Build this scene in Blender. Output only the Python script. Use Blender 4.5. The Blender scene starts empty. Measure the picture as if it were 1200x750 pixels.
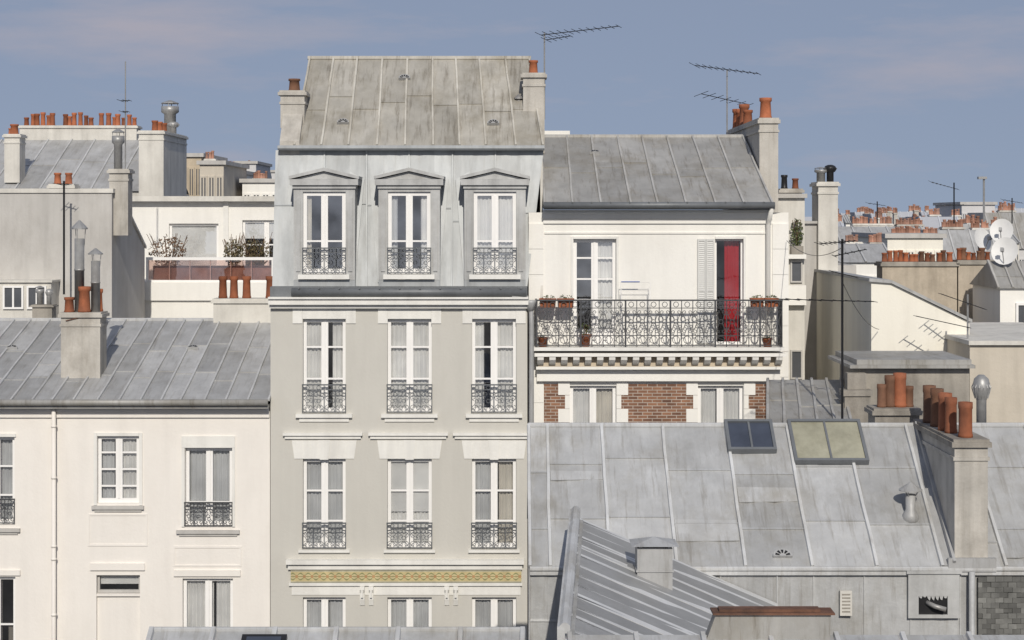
import bpy, bmesh, math, random
from mathutils import Vector
R = random.Random(11)
COL = bpy.context.scene.collection
SC = bpy.context.scene
CAMZ, D, HOR = 17.9, 40.0, 255.0
def S(Y): return (D+Y)/2000.0
def X(px, Y): return (px-600)*S(Y)
def Z(py, Y): return CAMZ+(HOR-py)*S(Y)
def P(px, py, Y): return Vector((X(px, Y), Y, Z(py, Y)))

# ------------------------------------------------------------------ mesh builder
W = {}
class MB:
    def __init__(s): s.v=[]; s.f=[]; s.sm=[]; s.tn=[]; s.tone=0.0
    def add(s, vs, fs, smooth=False, tone=None):
        b=len(s.v); s.v += [Vector(v) for v in vs]
        for f in fs:
            s.f.append([i+b for i in f]); s.sm.append(smooth); s.tn.append(s.tone if tone is None else tone)
        return s
    def quad(s, a, b, c, d, tone=None): return s.add([a,b,c,d], [(0,1,2,3)], tone=tone)
    def hexa(s, p): return s.add(p, [(0,3,2,1),(4,5,6,7),(0,1,5,4),(1,2,6,5),(2,3,7,6),(3,0,4,7)])
    def box(s, x0,x1,y0,y1,z0,z1):
        return s.hexa([(x0,y0,z0),(x1,y0,z0),(x1,y1,z0),(x0,y1,z0),(x0,y0,z1),(x1,y0,z1),(x1,y1,z1),(x0,y1,z1)])
    def boxL(s, o, e, x0,x1,y0,y1,z0,z1):
        ex,ey,ez=e
        f=lambda x,y,z: o+ex*x+ey*y+ez*z
        return s.hexa([f(x0,y0,z0),f(x1,y0,z0),f(x1,y1,z0),f(x0,y1,z0),f(x0,y0,z1),f(x1,y0,z1),f(x1,y1,z1),f(x0,y1,z1)])
    def prism(s, pts, d):
        n=len(pts); d=Vector(d); pts=[Vector(p) for p in pts]
        vs=pts+[p+d for p in pts]
        fs=[tuple(range(n)), tuple(range(2*n-1,n-1,-1))]+[(i,(i+1)%n,(i+1)%n+n,i+n) for i in range(n)]
        return s.add(vs,fs)
    def prism_y(s, xz, y0, y1): return s.prism([(x,y0,z) for x,z in xz], (0,y1-y0,0))
    def prism_x(s, yz, x0, x1): return s.prism([(x0,y,z) for y,z in yz], (x1-x0,0,0))
    def tube(s, path, r, n=4, closed=False, smooth=False):
        path=[Vector(p) for p in path]; m=len(path); vs=[]
        ts=[]
        for i in range(m):
            a=path[(i-1)%m] if (closed or i>0) else path[i]
            b=path[(i+1)%m] if (closed or i<m-1) else path[i]
            t=b-a
            ts.append(t.normalized() if t.length>1e-9 else Vector((0,0,1)))
        ref=Vector((0,0,1)) if any(abs(t.y)>.9 for t in ts) else Vector((0,1,0))
        if ref.z==1 and any(abs(t.z)>.95 for t in ts): ref=Vector((1,0,0))
        for i in range(m):
            u=ts[i].cross(ref).normalized(); w=ts[i].cross(u).normalized()
            rr = r[i] if isinstance(r,(list,tuple)) else r
            for k in range(n):
                a=2*math.pi*(k+.5)/n
                vs.append(path[i]+u*(rr*math.cos(a))+w*(rr*math.sin(a)))
        fs=[]
        for i in range(m if closed else m-1):
            j=(i+1)%m
            for k in range(n):
                fs.append((i*n+k, i*n+(k+1)%n, j*n+(k+1)%n, j*n+k))
        if not closed: fs += [tuple(range(n)), tuple(range((m-1)*n,m*n))]
        return s.add(vs,fs,smooth)
    def lathe(s, prof, c, n=14, smooth=True):
        c=Vector(c); vs=[]; fs=[]; m=len(prof)
        for r,z in prof:
            for k in range(n):
                a=2*math.pi*k/n; vs.append(c+Vector((r*math.cos(a), r*math.sin(a), z)))
        for i in range(m-1):
            for k in range(n): fs.append((i*n+k,i*n+(k+1)%n,(i+1)*n+(k+1)%n,(i+1)*n+k))
        fs += [tuple(range(n)), tuple(range((m-1)*n,m*n))]
        return s.add(vs,fs,smooth)
    def build(s, name, mat, parent=None, label=None):
        me=bpy.data.meshes.new(name)
        lo=[min(v[i] for v in s.v) for i in range(3)]; hi=[max(v[i] for v in s.v) for i in range(3)]
        og=Vector(((lo[0]+hi[0])/2,(lo[1]+hi[1])/2,lo[2]))
        me.from_pydata([tuple(v-og) for v in s.v],[],s.f)
        me.polygons.foreach_set('use_smooth', s.sm)
        at=me.attributes.new('tone','FLOAT','FACE'); at.data.foreach_set('value', s.tn)
        bm=bmesh.new(); bm.from_mesh(me); bmesh.ops.recalc_face_normals(bm, faces=bm.faces[:]); bm.to_mesh(me); bm.free()
        me.materials.append(mat)
        o=bpy.data.objects.new(name,me); COL.objects.link(o)
        if parent is not None:
            o.parent=parent; o.location=og-W[parent.name]
        else: o.location=og
        W[o.name]=og
        if label: o['label']=label
        return o
def root(name, loc, label, cat, group=None):
    o=bpy.data.objects.new(name,None); COL.objects.link(o); o.location=loc; o.empty_display_size=.3
    W[o.name]=Vector(loc); o['label']=label; o['category']=cat
    if group: o['group']=group
    return o

# ------------------------------------------------------------------ materials
def NT(name):
    m=bpy.data.materials.new(name); m.use_nodes=True; nt=m.node_tree
    return m, nt, nt.nodes['Principled BSDF']
def math_(nt, op, a, b=None, clamp=False):
    n=nt.nodes.new('ShaderNodeMath'); n.operation=op; n.use_clamp=clamp
    for i,v in enumerate((a,b)):
        if v is None: continue
        if isinstance(v,(int,float)): n.inputs[i].default_value=v
        else: nt.links.new(v,n.inputs[i])
    return n.outputs[0]
def rng(nt, v, a,b,c,d):
    n=nt.nodes.new('ShaderNodeMapRange'); nt.links.new(v,n.inputs[0])
    for i,k in enumerate((a,b,c,d)): n.inputs[i+1].default_value=k
    return n.outputs[0]
def noise(nt, vec, scale, detail=5, rough=.55, mul=None):
    if mul:
        q=nt.nodes.new('ShaderNodeVectorMath'); q.operation='MULTIPLY'; nt.links.new(vec,q.inputs[0]); q.inputs[1].default_value=mul; vec=q.outputs[0]
    n=nt.nodes.new('ShaderNodeTexNoise'); nt.links.new(vec,n.inputs['Vector'])
    n.inputs['Scale'].default_value=scale; n.inputs['Detail'].default_value=detail; n.inputs['Roughness'].default_value=rough
    return n.outputs['Fac']
def mixc(nt, f, a, b):
    n=nt.nodes.new('ShaderNodeMix'); n.data_type='RGBA'
    if isinstance(f,(int,float)): n.inputs[0].default_value=f
    else: nt.links.new(f,n.inputs[0])
    for i,v in ((6,a),(7,b)):
        if isinstance(v,tuple): n.inputs[i].default_value=(*v,1)
        else: nt.links.new(v,n.inputs[i])
    return n.outputs[2]
def finish(nt, bs, col, pos, var, scale, streak, rough, metal, bump, bscale, spec=.3):
    n1=rng(nt, noise(nt,pos,scale,7,.6), .25,.75,1-var,1+var)
    n2=rng(nt, noise(nt,pos,1.0,5,.6,(3.0,3.0,.22)), .45,.78,1,1-streak)
    at=nt.nodes.new('ShaderNodeAttribute'); at.attribute_name='tone'
    mul=math_(nt,'MULTIPLY',math_(nt,'MULTIPLY',n1,n2),math_(nt,'ADD',at.outputs['Fac'],1.0))
    q=nt.nodes.new('ShaderNodeVectorMath'); q.operation='SCALE'
    if isinstance(col,tuple): q.inputs[0].default_value=col
    else: nt.links.new(col,q.inputs[0])
    nt.links.new(mul,q.inputs['Scale']); nt.links.new(q.outputs[0],bs.inputs['Base Color'])
    bs.inputs['Roughness'].default_value=rough; bs.inputs['Metallic'].default_value=metal
    bs.inputs['Specular IOR Level'].default_value=spec
    if bump:
        b=nt.nodes.new('ShaderNodeBump'); b.inputs['Strength'].default_value=bump; b.inputs['Distance'].default_value=.03
        nt.links.new(noise(nt,pos,bscale,4,.6),b.inputs['Height']); nt.links.new(b.outputs[0],bs.inputs['Normal'])
def surf(name, c, var=.12, scale=1.2, streak=.15, rough=.8, metal=0.0, bump=.15, bscale=14, stain=None, stain_amt=.5, spec=.3, pale=None, pale_amt=.5, drip=None, drip_amt=.5, dripmul=(9,1.0,.9)):
    m,nt,bs=NT(name); pos=nt.nodes.new('ShaderNodeNewGeometry').outputs['Position']
    col=c
    if stain:
        f=rng(nt, noise(nt,pos,.9,8,.68,(1,1,.55)), .48,.72,0,stain_amt)
        col=mixc(nt,f,c,stain)
    if pale:
        f=rng(nt, noise(nt,pos,1.0,7,.7,(3.3,1.1,1.0)), .50,.70,0,pale_amt)
        col=mixc(nt,f,col,pale)
    if drip:
        f=rng(nt, noise(nt,pos,1.0,8,.7,dripmul), .52,.72,0,drip_amt)
        col=mixc(nt,f,col,drip)
    finish(nt,bs,col,pos,var,scale,streak,rough,metal,bump,bscale,spec)
    return m
class M: pass
M.greywall=surf('grey_facade_paint',(.555,.54,.495),.03,.7,.06,.85,stain=(.46,.445,.405),stain_amt=.3)
M.cream=surf('cream_facade_paint',(.80,.765,.715),.035,.6,.06,.85,stain=(.66,.62,.565),stain_amt=.3)
M.white=surf('white_facade_paint',(.82,.805,.76),.035,.6,.07,.85,stain=(.66,.635,.59),stain_amt=.3)
M.creamg=surf('bright_cream_render',(.82,.79,.70),.04,.6,.1,.85,stain=(.68,.63,.54),stain_amt=.3)
M.ochre=surf('ochre_cornice_band',(.60,.51,.39),.1,2,.15,.85)
M.trim=surf('white_stone_trim',(.78,.77,.73),.06,1.5,.14,.8,stain=(.54,.52,.48),stain_amt=.4)
M.frame=surf('white_window_paint',(.84,.83,.81),.03,2,.05,.5,bump=0)
M.shut=surf('greyish_shutter_paint',(.62,.62,.60),.05,2,.1,.6,bump=0)
M.dirtytrim=surf('weathered_dormer_zinc',(.47,.475,.47),.14,1.8,.35,.6,.1,stain=(.29,.28,.26),stain_amt=.7)
M.zincM=surf('blue_grey_zinc',(.365,.382,.39),.10,.9,.28,.5,.12,.12,6,stain=(.28,.285,.28),stain_amt=.6,pale=(.44,.455,.46),pale_amt=.4,drip=(.28,.275,.26),drip_amt=.4,dripmul=(10,3,.5))
M.zincU=surf('weathered_brown_zinc',(.39,.372,.33),.14,1.5,.2,.55,.08,.15,6,stain=(.25,.225,.175),stain_amt=.85,pale=(.49,.475,.44),pale_amt=.45,drip=(.155,.135,.105),drip_amt=.85)
M.zincL=surf('grey_zinc',(.40,.402,.40),.11,1.8,.14,.5,.12,.2,6,stain=(.28,.272,.255),stain_amt=.6,pale=(.49,.493,.495),pale_amt=.5,drip=(.24,.23,.21),drip_amt=.7)
M.zincR=surf('mid_grey_zinc',(.34,.335,.32),.12,1.6,.16,.5,.1,.15,6,stain=(.24,.215,.17),stain_amt=.7,pale=(.42,.415,.40),pale_amt=.5,drip=(.16,.14,.11),drip_amt=.75)
M.zincF=surf('foreground_zinc',(.42,.425,.425),.13,1.8,.08,.48,.12,.35,7,stain=(.30,.285,.25),stain_amt=.75,pale=(.53,.54,.545),pale_amt=.6,drip=(.24,.225,.20),drip_amt=.75,dripmul=(11,1.0,.9))
M.zincS=surf('ribbed_zinc',(.47,.475,.475),.09,1.8,.08,.45,.12,.2,7,stain=(.36,.35,.33),stain_amt=.5,pale=(.56,.56,.56),pale_amt=.4)
M.zincD=surf('dark_zinc_trim',(.17,.18,.19),.15,2,.2,.5,.2)
M.galv=surf('galvanised_steel',(.36,.36,.355),.2,5,.25,.45,.35,.1,stain=(.22,.19,.16),stain_amt=.6)
M.iron=surf('black_wrought_iron',(.075,.077,.082),.2,8,.1,.45,.2,bump=0)
M.irong=surf('grey_wrought_iron',(.15,.16,.17),.2,8,.1,.4,.3,bump=0)
M.terra=surf('terracotta',(.34,.115,.055),.22,5,.3,.85,stain=(.13,.065,.045),stain_amt=.8)
M.terrab=surf('brown_sooty_clay',(.20,.10,.06),.25,5,.3,.85,stain=(.08,.055,.045),stain_amt=.8)
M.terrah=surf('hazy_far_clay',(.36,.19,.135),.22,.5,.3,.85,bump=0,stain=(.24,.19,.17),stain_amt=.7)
M.concrete=surf('weathered_render',(.50,.475,.43),.15,1.6,.3,.9,bump=.35,stain=(.27,.245,.21),stain_amt=.8,drip=(.3,.27,.22),drip_amt=.4)
M.concreteT=surf('tan_chimney_render',(.46,.40,.32),.15,1.6,.3,.9,bump=.35,stain=(.26,.22,.17),stain_amt=.8)
M.ochrew=surf('ochre_far_wall',(.52,.44,.33),.1,1.0,.2,.9,bump=0,stain=(.38,.32,.24),stain_amt=.5)
M.concreteD=surf('sooty_render',(.34,.315,.275),.2,1.6,.35,.9,bump=.4,stain=(.17,.15,.13),stain_amt=.8)
M.paleC=surf('pale_render',(.64,.62,.57),.1,1.0,.25,.9,bump=.25,stain=(.42,.40,.36),stain_amt=.6)
M.greyC=surf('grey_render',(.50,.485,.46),.08,.7,.18,.9,bump=.2,stain=(.35,.33,.30),stain_amt=.6)
M.beige=surf('beige_render',(.56,.51,.43),.09,.8,.15,.9,bump=.2,stain=(.42,.375,.31),stain_amt=.5)
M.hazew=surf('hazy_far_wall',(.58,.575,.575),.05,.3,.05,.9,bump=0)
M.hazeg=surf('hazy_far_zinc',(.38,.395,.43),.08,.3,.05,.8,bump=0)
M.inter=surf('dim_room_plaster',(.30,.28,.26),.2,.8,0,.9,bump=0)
M.cloth=surf('white_curtain_cloth',(.80,.79,.77),.06,3,.06,.9,bump=0)
M.clothg=surf('grey_curtain_cloth',(.58,.585,.59),.06,3,.06,.9,bump=0)
M.clothb=surf('beige_curtain_cloth',(.66,.62,.55),.06,3,.06,.9,bump=0)
M.red=surf('red_curtain_cloth',(.36,.006,.012),.1,3,.1,.8,bump=0)
M.rust=surf('rusty_steel',(.17,.085,.055),.35,6,.3,.85,bump=.3,stain=(.07,.05,.04),stain_amt=.8)
M.black=surf('black_metal',(.025,.025,.027),.2,4,.1,.4,.2,bump=0)
M.slate=surf('weathered_slate',(.17,.17,.16),.3,3,.25,.75,stain=(.09,.09,.085),stain_amt=.7)
M.leaf=surf('green_leaves',(.075,.095,.035),.4,9,0,.7,bump=0)
M.olive=surf('olive_brown_leaves',(.12,.10,.05),.4,9,0,.75,bump=0)
M.twig=surf('brown_twigs',(.15,.095,.06),.4,9,0,.8,bump=0)
M.dish=surf('pale_dish_paint',(.70,.70,.69),.05,3,.1,.5,bump=0)
M.asph=surf('asphalt_ground',(.055,.055,.055),.2,.3,0,.9)
M.blue_plastic=surf('coloured_pegs',(.05,.12,.4),.1,3,0,.5,bump=0)
def glass(name, refl, tint):
    m,nt,bs=NT(name); nt.nodes.remove(bs); out=nt.nodes['Material Output']
    t=nt.nodes.new('ShaderNodeBsdfTransparent'); t.inputs[0].default_value=(*tint,1)
    g=nt.nodes.new('ShaderNodeBsdfGlossy'); g.inputs['Roughness'].default_value=.03; g.inputs[0].default_value=(.93,.95,1,1)
    mx=nt.nodes.new('ShaderNodeMixShader')
    pos=nt.nodes.new('ShaderNodeNewGeometry').outputs['Position']
    f=rng(nt,noise(nt,pos,1.3,3,.5),.3,.7,refl*.6,refl*1.4); nt.links.new(f,mx.inputs[0])
    b=nt.nodes.new('ShaderNodeBump'); b.inputs['Strength'].default_value=.12; b.inputs['Distance'].default_value=.02
    nt.links.new(noise(nt,pos,2.5,2),b.inputs['Height']); nt.links.new(b.outputs[0],g.inputs['Normal'])
    nt.links.new(t.outputs[0],mx.inputs[1]); nt.links.new(g.outputs[0],mx.inputs[2]); nt.links.new(mx.outputs[0],out.inputs[0])
    return m
M.glass=glass('window_glass',.24,(.93,.94,.94))
M.screen=glass('brownish_glass_screen',.14,(.88,.76,.72))
M.glassd=surf('dark_far_glass',(.09,.095,.105),.3,1,0,.1,bump=0,spec=.6)
M.skyl=surf('dusty_skylight_glass',(.37,.36,.275),.12,2,.2,.25,bump=0,stain=(.21,.20,.14),stain_amt=.8,spec=.5)
M.skyd=surf('dark_skylight_glass',(.055,.065,.09),.2,2,.2,.12,bump=0,spec=.6)
M.mural=surf('brown_planter_row',(.30,.22,.19),.3,2.5,.1,.6,bump=0,stain=(.52,.45,.42),stain_amt=.9)
M.rolls=surf('pale_roller_blind',(.76,.75,.73),.03,2,.05,.7,bump=0)
def brickmat():
    m,nt,bs=NT('red_brick'); pos=nt.nodes.new('ShaderNodeNewGeometry').outputs['Position']
    sp=nt.nodes.new('ShaderNodeSeparateXYZ'); nt.links.new(pos,sp.inputs[0])
    cb=nt.nodes.new('ShaderNodeCombineXYZ'); nt.links.new(sp.outputs[0],cb.inputs[0]); nt.links.new(sp.outputs[2],cb.inputs[1])
    b=nt.nodes.new('ShaderNodeTexBrick'); nt.links.new(cb.outputs[0],b.inputs['Vector'])
    b.inputs['Scale'].default_value=1; b.inputs['Brick Width'].default_value=.23; b.inputs['Row Height'].default_value=.075; b.inputs['Mortar Size'].default_value=.009
    b.inputs['Color1'].default_value=(.29,.15,.09,1); b.inputs['Color2'].default_value=(.15,.08,.055,1); b.inputs['Mortar'].default_value=(.42,.36,.31,1)
    finish(nt,bs,b.outputs['Color'],pos,.22,3,.1,.85,0,.1,20)
    return m
M.brick=brickmat()
def frieze():
    m,nt,bs=NT('floral_tile_frieze'); pos=nt.nodes.new('ShaderNodeNewGeometry').outputs['Position']
    sp=nt.nodes.new('ShaderNodeSeparateXYZ'); nt.links.new(pos,sp.inputs[0]); x=sp.outputs[0]; z=math_(nt,'SUBTRACT',sp.outputs[2],Z(675,0))
    per=.36
    az_=math_(nt,'ABSOLUTE',z)
    env=math_(nt,'MULTIPLY',math_(nt,'ABSOLUTE',math_(nt,'SINE',math_(nt,'MULTIPLY',x,2*math.pi/per))),.092)
    leaf=math_(nt,'LESS_THAN',az_,env); inner=math_(nt,'LESS_THAN',az_,math_(nt,'MULTIPLY',env,.58)); core=math_(nt,'LESS_THAN',az_,math_(nt,'MULTIPLY',env,.2))
    fx=math_(nt,'SUBTRACT',math_(nt,'FLOORED_MODULO',math_(nt,'ADD',x,per/4),per/2),per/4)
    r2=math_(nt,'ADD',math_(nt,'MULTIPLY',fx,fx),math_(nt,'MULTIPLY',z,z))
    fl=math_(nt,'LESS_THAN',r2,.0013)
    edge=math_(nt,'GREATER_THAN',az_,.113)
    c=mixc(nt,leaf,(.55,.46,.25),(.27,.27,.13)); c=mixc(nt,inner,c,(.60,.51,.30)); c=mixc(nt,core,c,(.34,.30,.15)); c=mixc(nt,fl,c,(.44,.26,.13)); c=mixc(nt,edge,c,(.42,.40,.30))
    finish(nt,bs,c,pos,.2,6,.15,.5,0,0,1)
    return m
M.frieze=frieze()

# ------------------------------------------------------------------ pieces
def zinc_panels(mb, A,B,Cc,Dd, us, rows, rib=.035, ribh=.05, tv=.09, ends=True, stag=True, ribt=.25, dent=.012, patches=0, ptone=0.0, top=.75):
    A,B,Cc,Dd=map(Vector,(A,B,Cc,Dd))
    def f(u,v): return (A*(1-u)+B*u)*(1-v)+(Dd*(1-u)+Cc*u)*v
    n=(B-A).cross(Dd-A).normalized()
    for i in range(len(us)-1):
        u0,u1=us[i],us[i+1]
        off=R.uniform(-.09,.09) if stag else 0
        vs=[0]+[min(.96,max(.04,r+off+R.uniform(-.03,.03))) for r in rows]+[1]
        for j in range(len(vs)-1):
            t=ptone+R.uniform(-tv,tv); K=5; sub=4
            h=[[R.uniform(-dent,dent) if 0<a<K and 0<b<sub else 0 for b in range(sub+1)] for a in range(K+1)]
            pts=[f(u0+(u1-u0)*a/K, vs[j]+(vs[j+1]-vs[j])*b/sub)+n*h[a][b] for a in range(K+1) for b in range(sub+1)]
            mb.add(pts,[(a*(sub+1)+b,(a+1)*(sub+1)+b,(a+1)*(sub+1)+b+1,a*(sub+1)+b+1) for a in range(K) for b in range(sub)],True,tone=t)
            if j>0:
                a,b=f(u0,vs[j]),f(u1,vs[j]); d=(f(u0,1)-f(u0,0)).normalized()
                mb.tone=.06
                mb.hexa([a-d*.02,b-d*.02,b+d*.02,a+d*.02,a-d*.02+n*.024,b-d*.02+n*.024,b+d*.02+n*.016,a+d*.02+n*.016]); mb.tone=0
    for _ in range(patches):   # soldered repair sheets, full panel width
        i=R.randrange(len(us)-1); u0,u1=us[i],us[i+1]; v0=R.uniform(.05,.8); v1=v0+R.uniform(.06,.16)
        e=(u1-u0)*.04; c4=[f(u0+e,v0),f(u1-e,v0+.006),f(u1-e,v1),f(u0+e,v1+.005)]
        mb.tone=R.choice([-.09,-.06,.07,.10]); mb.hexa(c4+[p+n*.02 for p in c4]); mb.tone=0
    for i,u in enumerate(us):
        if not ends and i in (0,len(us)-1): continue
        e=(B-A).normalized(); N=5
        mb.tone=ribt+R.uniform(-.06,.06)
        wob=[R.uniform(-.008,.008) for _ in range(N+1)]
        for k in range(N):
            a,b=f(u,k/N)+e*wob[k],f(u,(k+1)/N)+e*wob[k+1]
            mb.hexa([a-e*rib,a+e*rib,b+e*rib,b-e*rib,a-e*rib*top+n*ribh,a+e*rib*top+n*ribh,b+e*rib*top+n*ribh,b-e*rib*top+n*ribh])
        mb.tone=0
def ulist(n, jit=.0): return [0]+[(i+R.uniform(-jit,jit))/n for i in range(1,n)]+[1]
class Slope:
    def __init__(s,Yb,zb,Yt,zt):
        s.Yb,s.zb,s.dY,s.dz=Yb,zb,Yt-Yb,zt-zb
        d=Vector((0,s.dY,s.dz)).normalized(); s.e=(Vector((1,0,0)),d,Vector((0,-d.z,d.y)))
    def at(s,px,py):
        k=(HOR-py)/2000; v=(CAMZ+k*(D+s.Yb)-s.zb)/(s.dz-k*s.dY); Y=s.Yb+v*s.dY
        return Vector((X(px,Y),Y,s.zb+v*s.dz))
def facade(par, Yw, x0,x1,z1, holes, mat, Yb, z0=0.0, dep=.32, name='wall', inter=True, slabs=()):
    mb=MB(); h=[(X(a,Yw),X(b,Yw),Z(d,Yw),Z(c,Yw)) for a,b,c,d in holes]
    xs=sorted(set([x0,x1]+[q for a in h for q in a[:2] if x0<q<x1])); zs=sorted(set([z0,z1]+[q for a in h for q in a[2:] if z0<q<z1]))
    for i in range(len(xs)-1):
        for j in range(len(zs)-1):
            cx,cz=(xs[i]+xs[i+1])/2,(zs[j]+zs[j+1])/2
            if any(a<cx<b and c<cz<d for a,b,c,d in h): continue
            mb.quad((xs[i],Yw,zs[j]),(xs[i+1],Yw,zs[j]),(xs[i+1],Yw,zs[j+1]),(xs[i],Yw,zs[j+1]))
    for a,b,c,d in h:
        y=Yw+dep
        for p in (((a,c),(b,c)),((b,c),(b,d)),((b,d),(a,d)),((a,d),(a,c))):
            (xa,za),(xb,zb)=p; mb.quad((xa,Yw,za),(xb,Yw,zb),(xb,y,zb),(xa,y,za))
    mb.quad((x0,Yw,z0),(x0,Yb,z0),(x0,Yb,z1),(x0,Yw,z1)); mb.quad((x1,Yw,z0),(x1,Yb,z0),(x1,Yb,z1),(x1,Yw,z1))
    mb.quad((x0,Yb,z0),(x1,Yb,z0),(x1,Yb,z1),(x0,Yb,z1))
    o=mb.build(name,mat,par)
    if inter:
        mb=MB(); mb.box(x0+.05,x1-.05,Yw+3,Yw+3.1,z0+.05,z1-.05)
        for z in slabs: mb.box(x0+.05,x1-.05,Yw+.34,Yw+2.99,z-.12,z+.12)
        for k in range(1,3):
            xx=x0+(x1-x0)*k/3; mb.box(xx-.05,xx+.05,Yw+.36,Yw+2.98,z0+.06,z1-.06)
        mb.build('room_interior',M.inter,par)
    return o
def ring(mb,cx,y,cz,r,t,n=10,a0=0,a1=2*math.pi):
    full=abs(a1-a0-2*math.pi)<1e-6
    k=n if full else n+1
    mb.tube([(cx+r*math.cos(a0+(a1-a0)*i/n),y,cz+r*math.sin(a0+(a1-a0)*i/n)) for i in range(k)],t,4,closed=full)
def scroll(mb,cx,y,cz,r,t,sx,sz,turns=1.3,n=12):
    pts=[]
    for i in range(n+1):
        q=i/n; a=math.pi/2-2*math.pi*turns*q; rr=r*(1-.78*q)
        pts.append((cx+sx*rr*math.cos(a),y,cz+sz*rr*math.sin(a)))
    mb.tube(pts,t,4)
def rail_small(mb,x0,x1,y,z0,z1):
    h=z1-z0; t=.0095
    mb.box(x0,x1,y-.02,y+.02,z1-.03,z1); mb.box(x0,x1,y-.015,y+.015,z0,z0+.02); zb=z0+h*.8; mb.box(x0,x1,y-.01,y+.01,zb-.008,zb+.008)
    n=max(3,round((x1-x0)/.25)); w=(x1-x0)/n
    for i in range(n+1):
        xx=min(max(x0+i*w,x0+.012),x1-.012); mb.box(xx-.009,xx+.009,y-.009,y+.009,z0+.021,z1-.031)
    for i in range(n):
        cx=x0+(i+.5)*w; zm=(z0+zb)/2
        ring(mb,cx,y,zm,w*.17,t,8)
        for sx in (-1,1):
            for sz in (-1,1): scroll(mb,cx+sx*w*.22,y,zm+sz*h*.24,w*.24,t,sx,-sz,1.1,9)
        ring(mb,cx,y,(zb+z1-.03)/2,h*.07,t,8)
def curtain(par,x0,x1,z0,z1,y,mat,fold=.09):
    mb=MB(); n=max(6,int((x1-x0)/.022)); ph=R.uniform(0,6); vs=[]; fs=[]
    for i in range(n+1):
        x=x0+(x1-x0)*i/n; dy=.028*math.sin(2*math.pi*x/fold+ph)+.012*math.sin(2*math.pi*x/(fold*2.7)+ph)
        vs+=[(x,y+dy,z0),(x,y+dy*.7,z1)]
    for i in range(n): fs.append((2*i,2*i+2,2*i+3,2*i+1))
    mb.add(vs,fs,True); return mb.build('curtain',mat,par)
def window(par,Yw,px0,px1,py0,py1,munt=(.33,.66),rail=None,curt=(),rec=.11,leaves=2,fm=None,gl=None,bar=.075,raily=-.04,panel=0,ironm=None,blind=None,stile=.08):
    x0,x1,z0,z1=X(px0,Yw)+.003,X(px1,Yw)-.003,Z(py1,Yw)+.003,Z(py0,Yw)-.003
    y=Yw+rec; mb=MB()
    mb.box(x0,x0+bar,y,y+.07,z0,z1); mb.box(x1-bar,x1,y,y+.07,z0,z1); mb.box(x0+bar,x1-bar,y,y+.07,z1-bar,z1); mb.box(x0+bar,x1-bar,y,y+.07,z0,z0+bar*1.4)
    if panel: mb.box(x0+bar,x1-bar,y+.01,y+.05,z0+bar*1.4,z0+(z1-z0)*panel)
    w=(x1-x0)/leaves
    for i in range(1,leaves):
        xx=x0+i*w; mb.box(xx-stile,xx+stile,y+.002,y+.062,z0+bar*1.4,z1-bar); mb.box(xx-.025,xx+.025,y-.02,y+.001,z0+bar*1.4,z1-bar)
    for i in range(leaves):
        a=x0+i*w+(bar if i==0 else stile); b=x0+(i+1)*w-(bar if i==leaves-1 else stile)
        for m in munt:
            zz=z0+(z1-z0)*m; mb.box(a,b,y+.012,y+.052,zz-.02,zz+.02)
    o=mb.build('window',fm or M.frame,par)
    mb=MB(); mb.quad((x0+.02,y+.033,z0+.02),(x1-.02,y+.033,z0+.02),(x1-.02,y+.033,z1-.02),(x0+.02,y+.033,z1-.02)); mb.build('pane',gl or M.glass,o)
    for a,b,mat in curt: curtain(o,x0+.06+(x1-x0-.12)*a,x0+.06+(x1-x0-.12)*b,z0+.03,z1-.04,y+.13,mat)
    if blind:
        mb=MB(); mb.box(x0+.06,x1-.06,y+.075,y+.085,z1-(z1-z0)*blind,z1-.05); mb.build('blind',M.rolls,o)
    if rail:
        mb=MB(); rail_small(mb,x0-.02,x1+.02,Yw+raily,Z(rail[1],Yw),Z(rail[0],Yw)); mb.build('railing',ironm or M.irong,o)
    return o
def framed(par,Y,a,b,c_,d_,fw=.06,mid=False,pm=None,fm=None):
    mb=MB(); xa,xb,z0,z1=X(a,Y),X(b,Y),Z(d_,Y),Z(c_,Y)
    mb.box(xa,xb,Y-.07,Y,z0,z0+fw); mb.box(xa,xb,Y-.07,Y,z1-fw,z1); mb.box(xa,xa+fw,Y-.07,Y,z0+fw,z1-fw); mb.box(xb-fw,xb,Y-.07,Y,z0+fw,z1-fw)
    if mid: mb.box((xa+xb)/2-fw*.5,(xa+xb)/2+fw*.5,Y-.06,Y,z0+fw,z1-fw)
    o=mb.build('window',fm or M.frame,par); mb=MB(); mb.box(xa+fw,xb-fw,Y-.03,Y+.01,z0+fw,z1-fw); mb.build('pane',pm or M.glassd,o); return o
def pot(par,x,y,z,r,h,mat=None,taper=.8,name='chimney_pot'):
    mb=MB(); mb.tone=R.uniform(-.35,.3)
    mb.lathe([(r,0),(r,h*.08),(r*.92,h*.12),(r*taper,h*.8),(r*.98,h*.84),(r*.98,h),(r*.7,h),(r*.66,h*.5)],(x,y,z),12)
    return mb.build(name,mat or M.terra,par)
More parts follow.
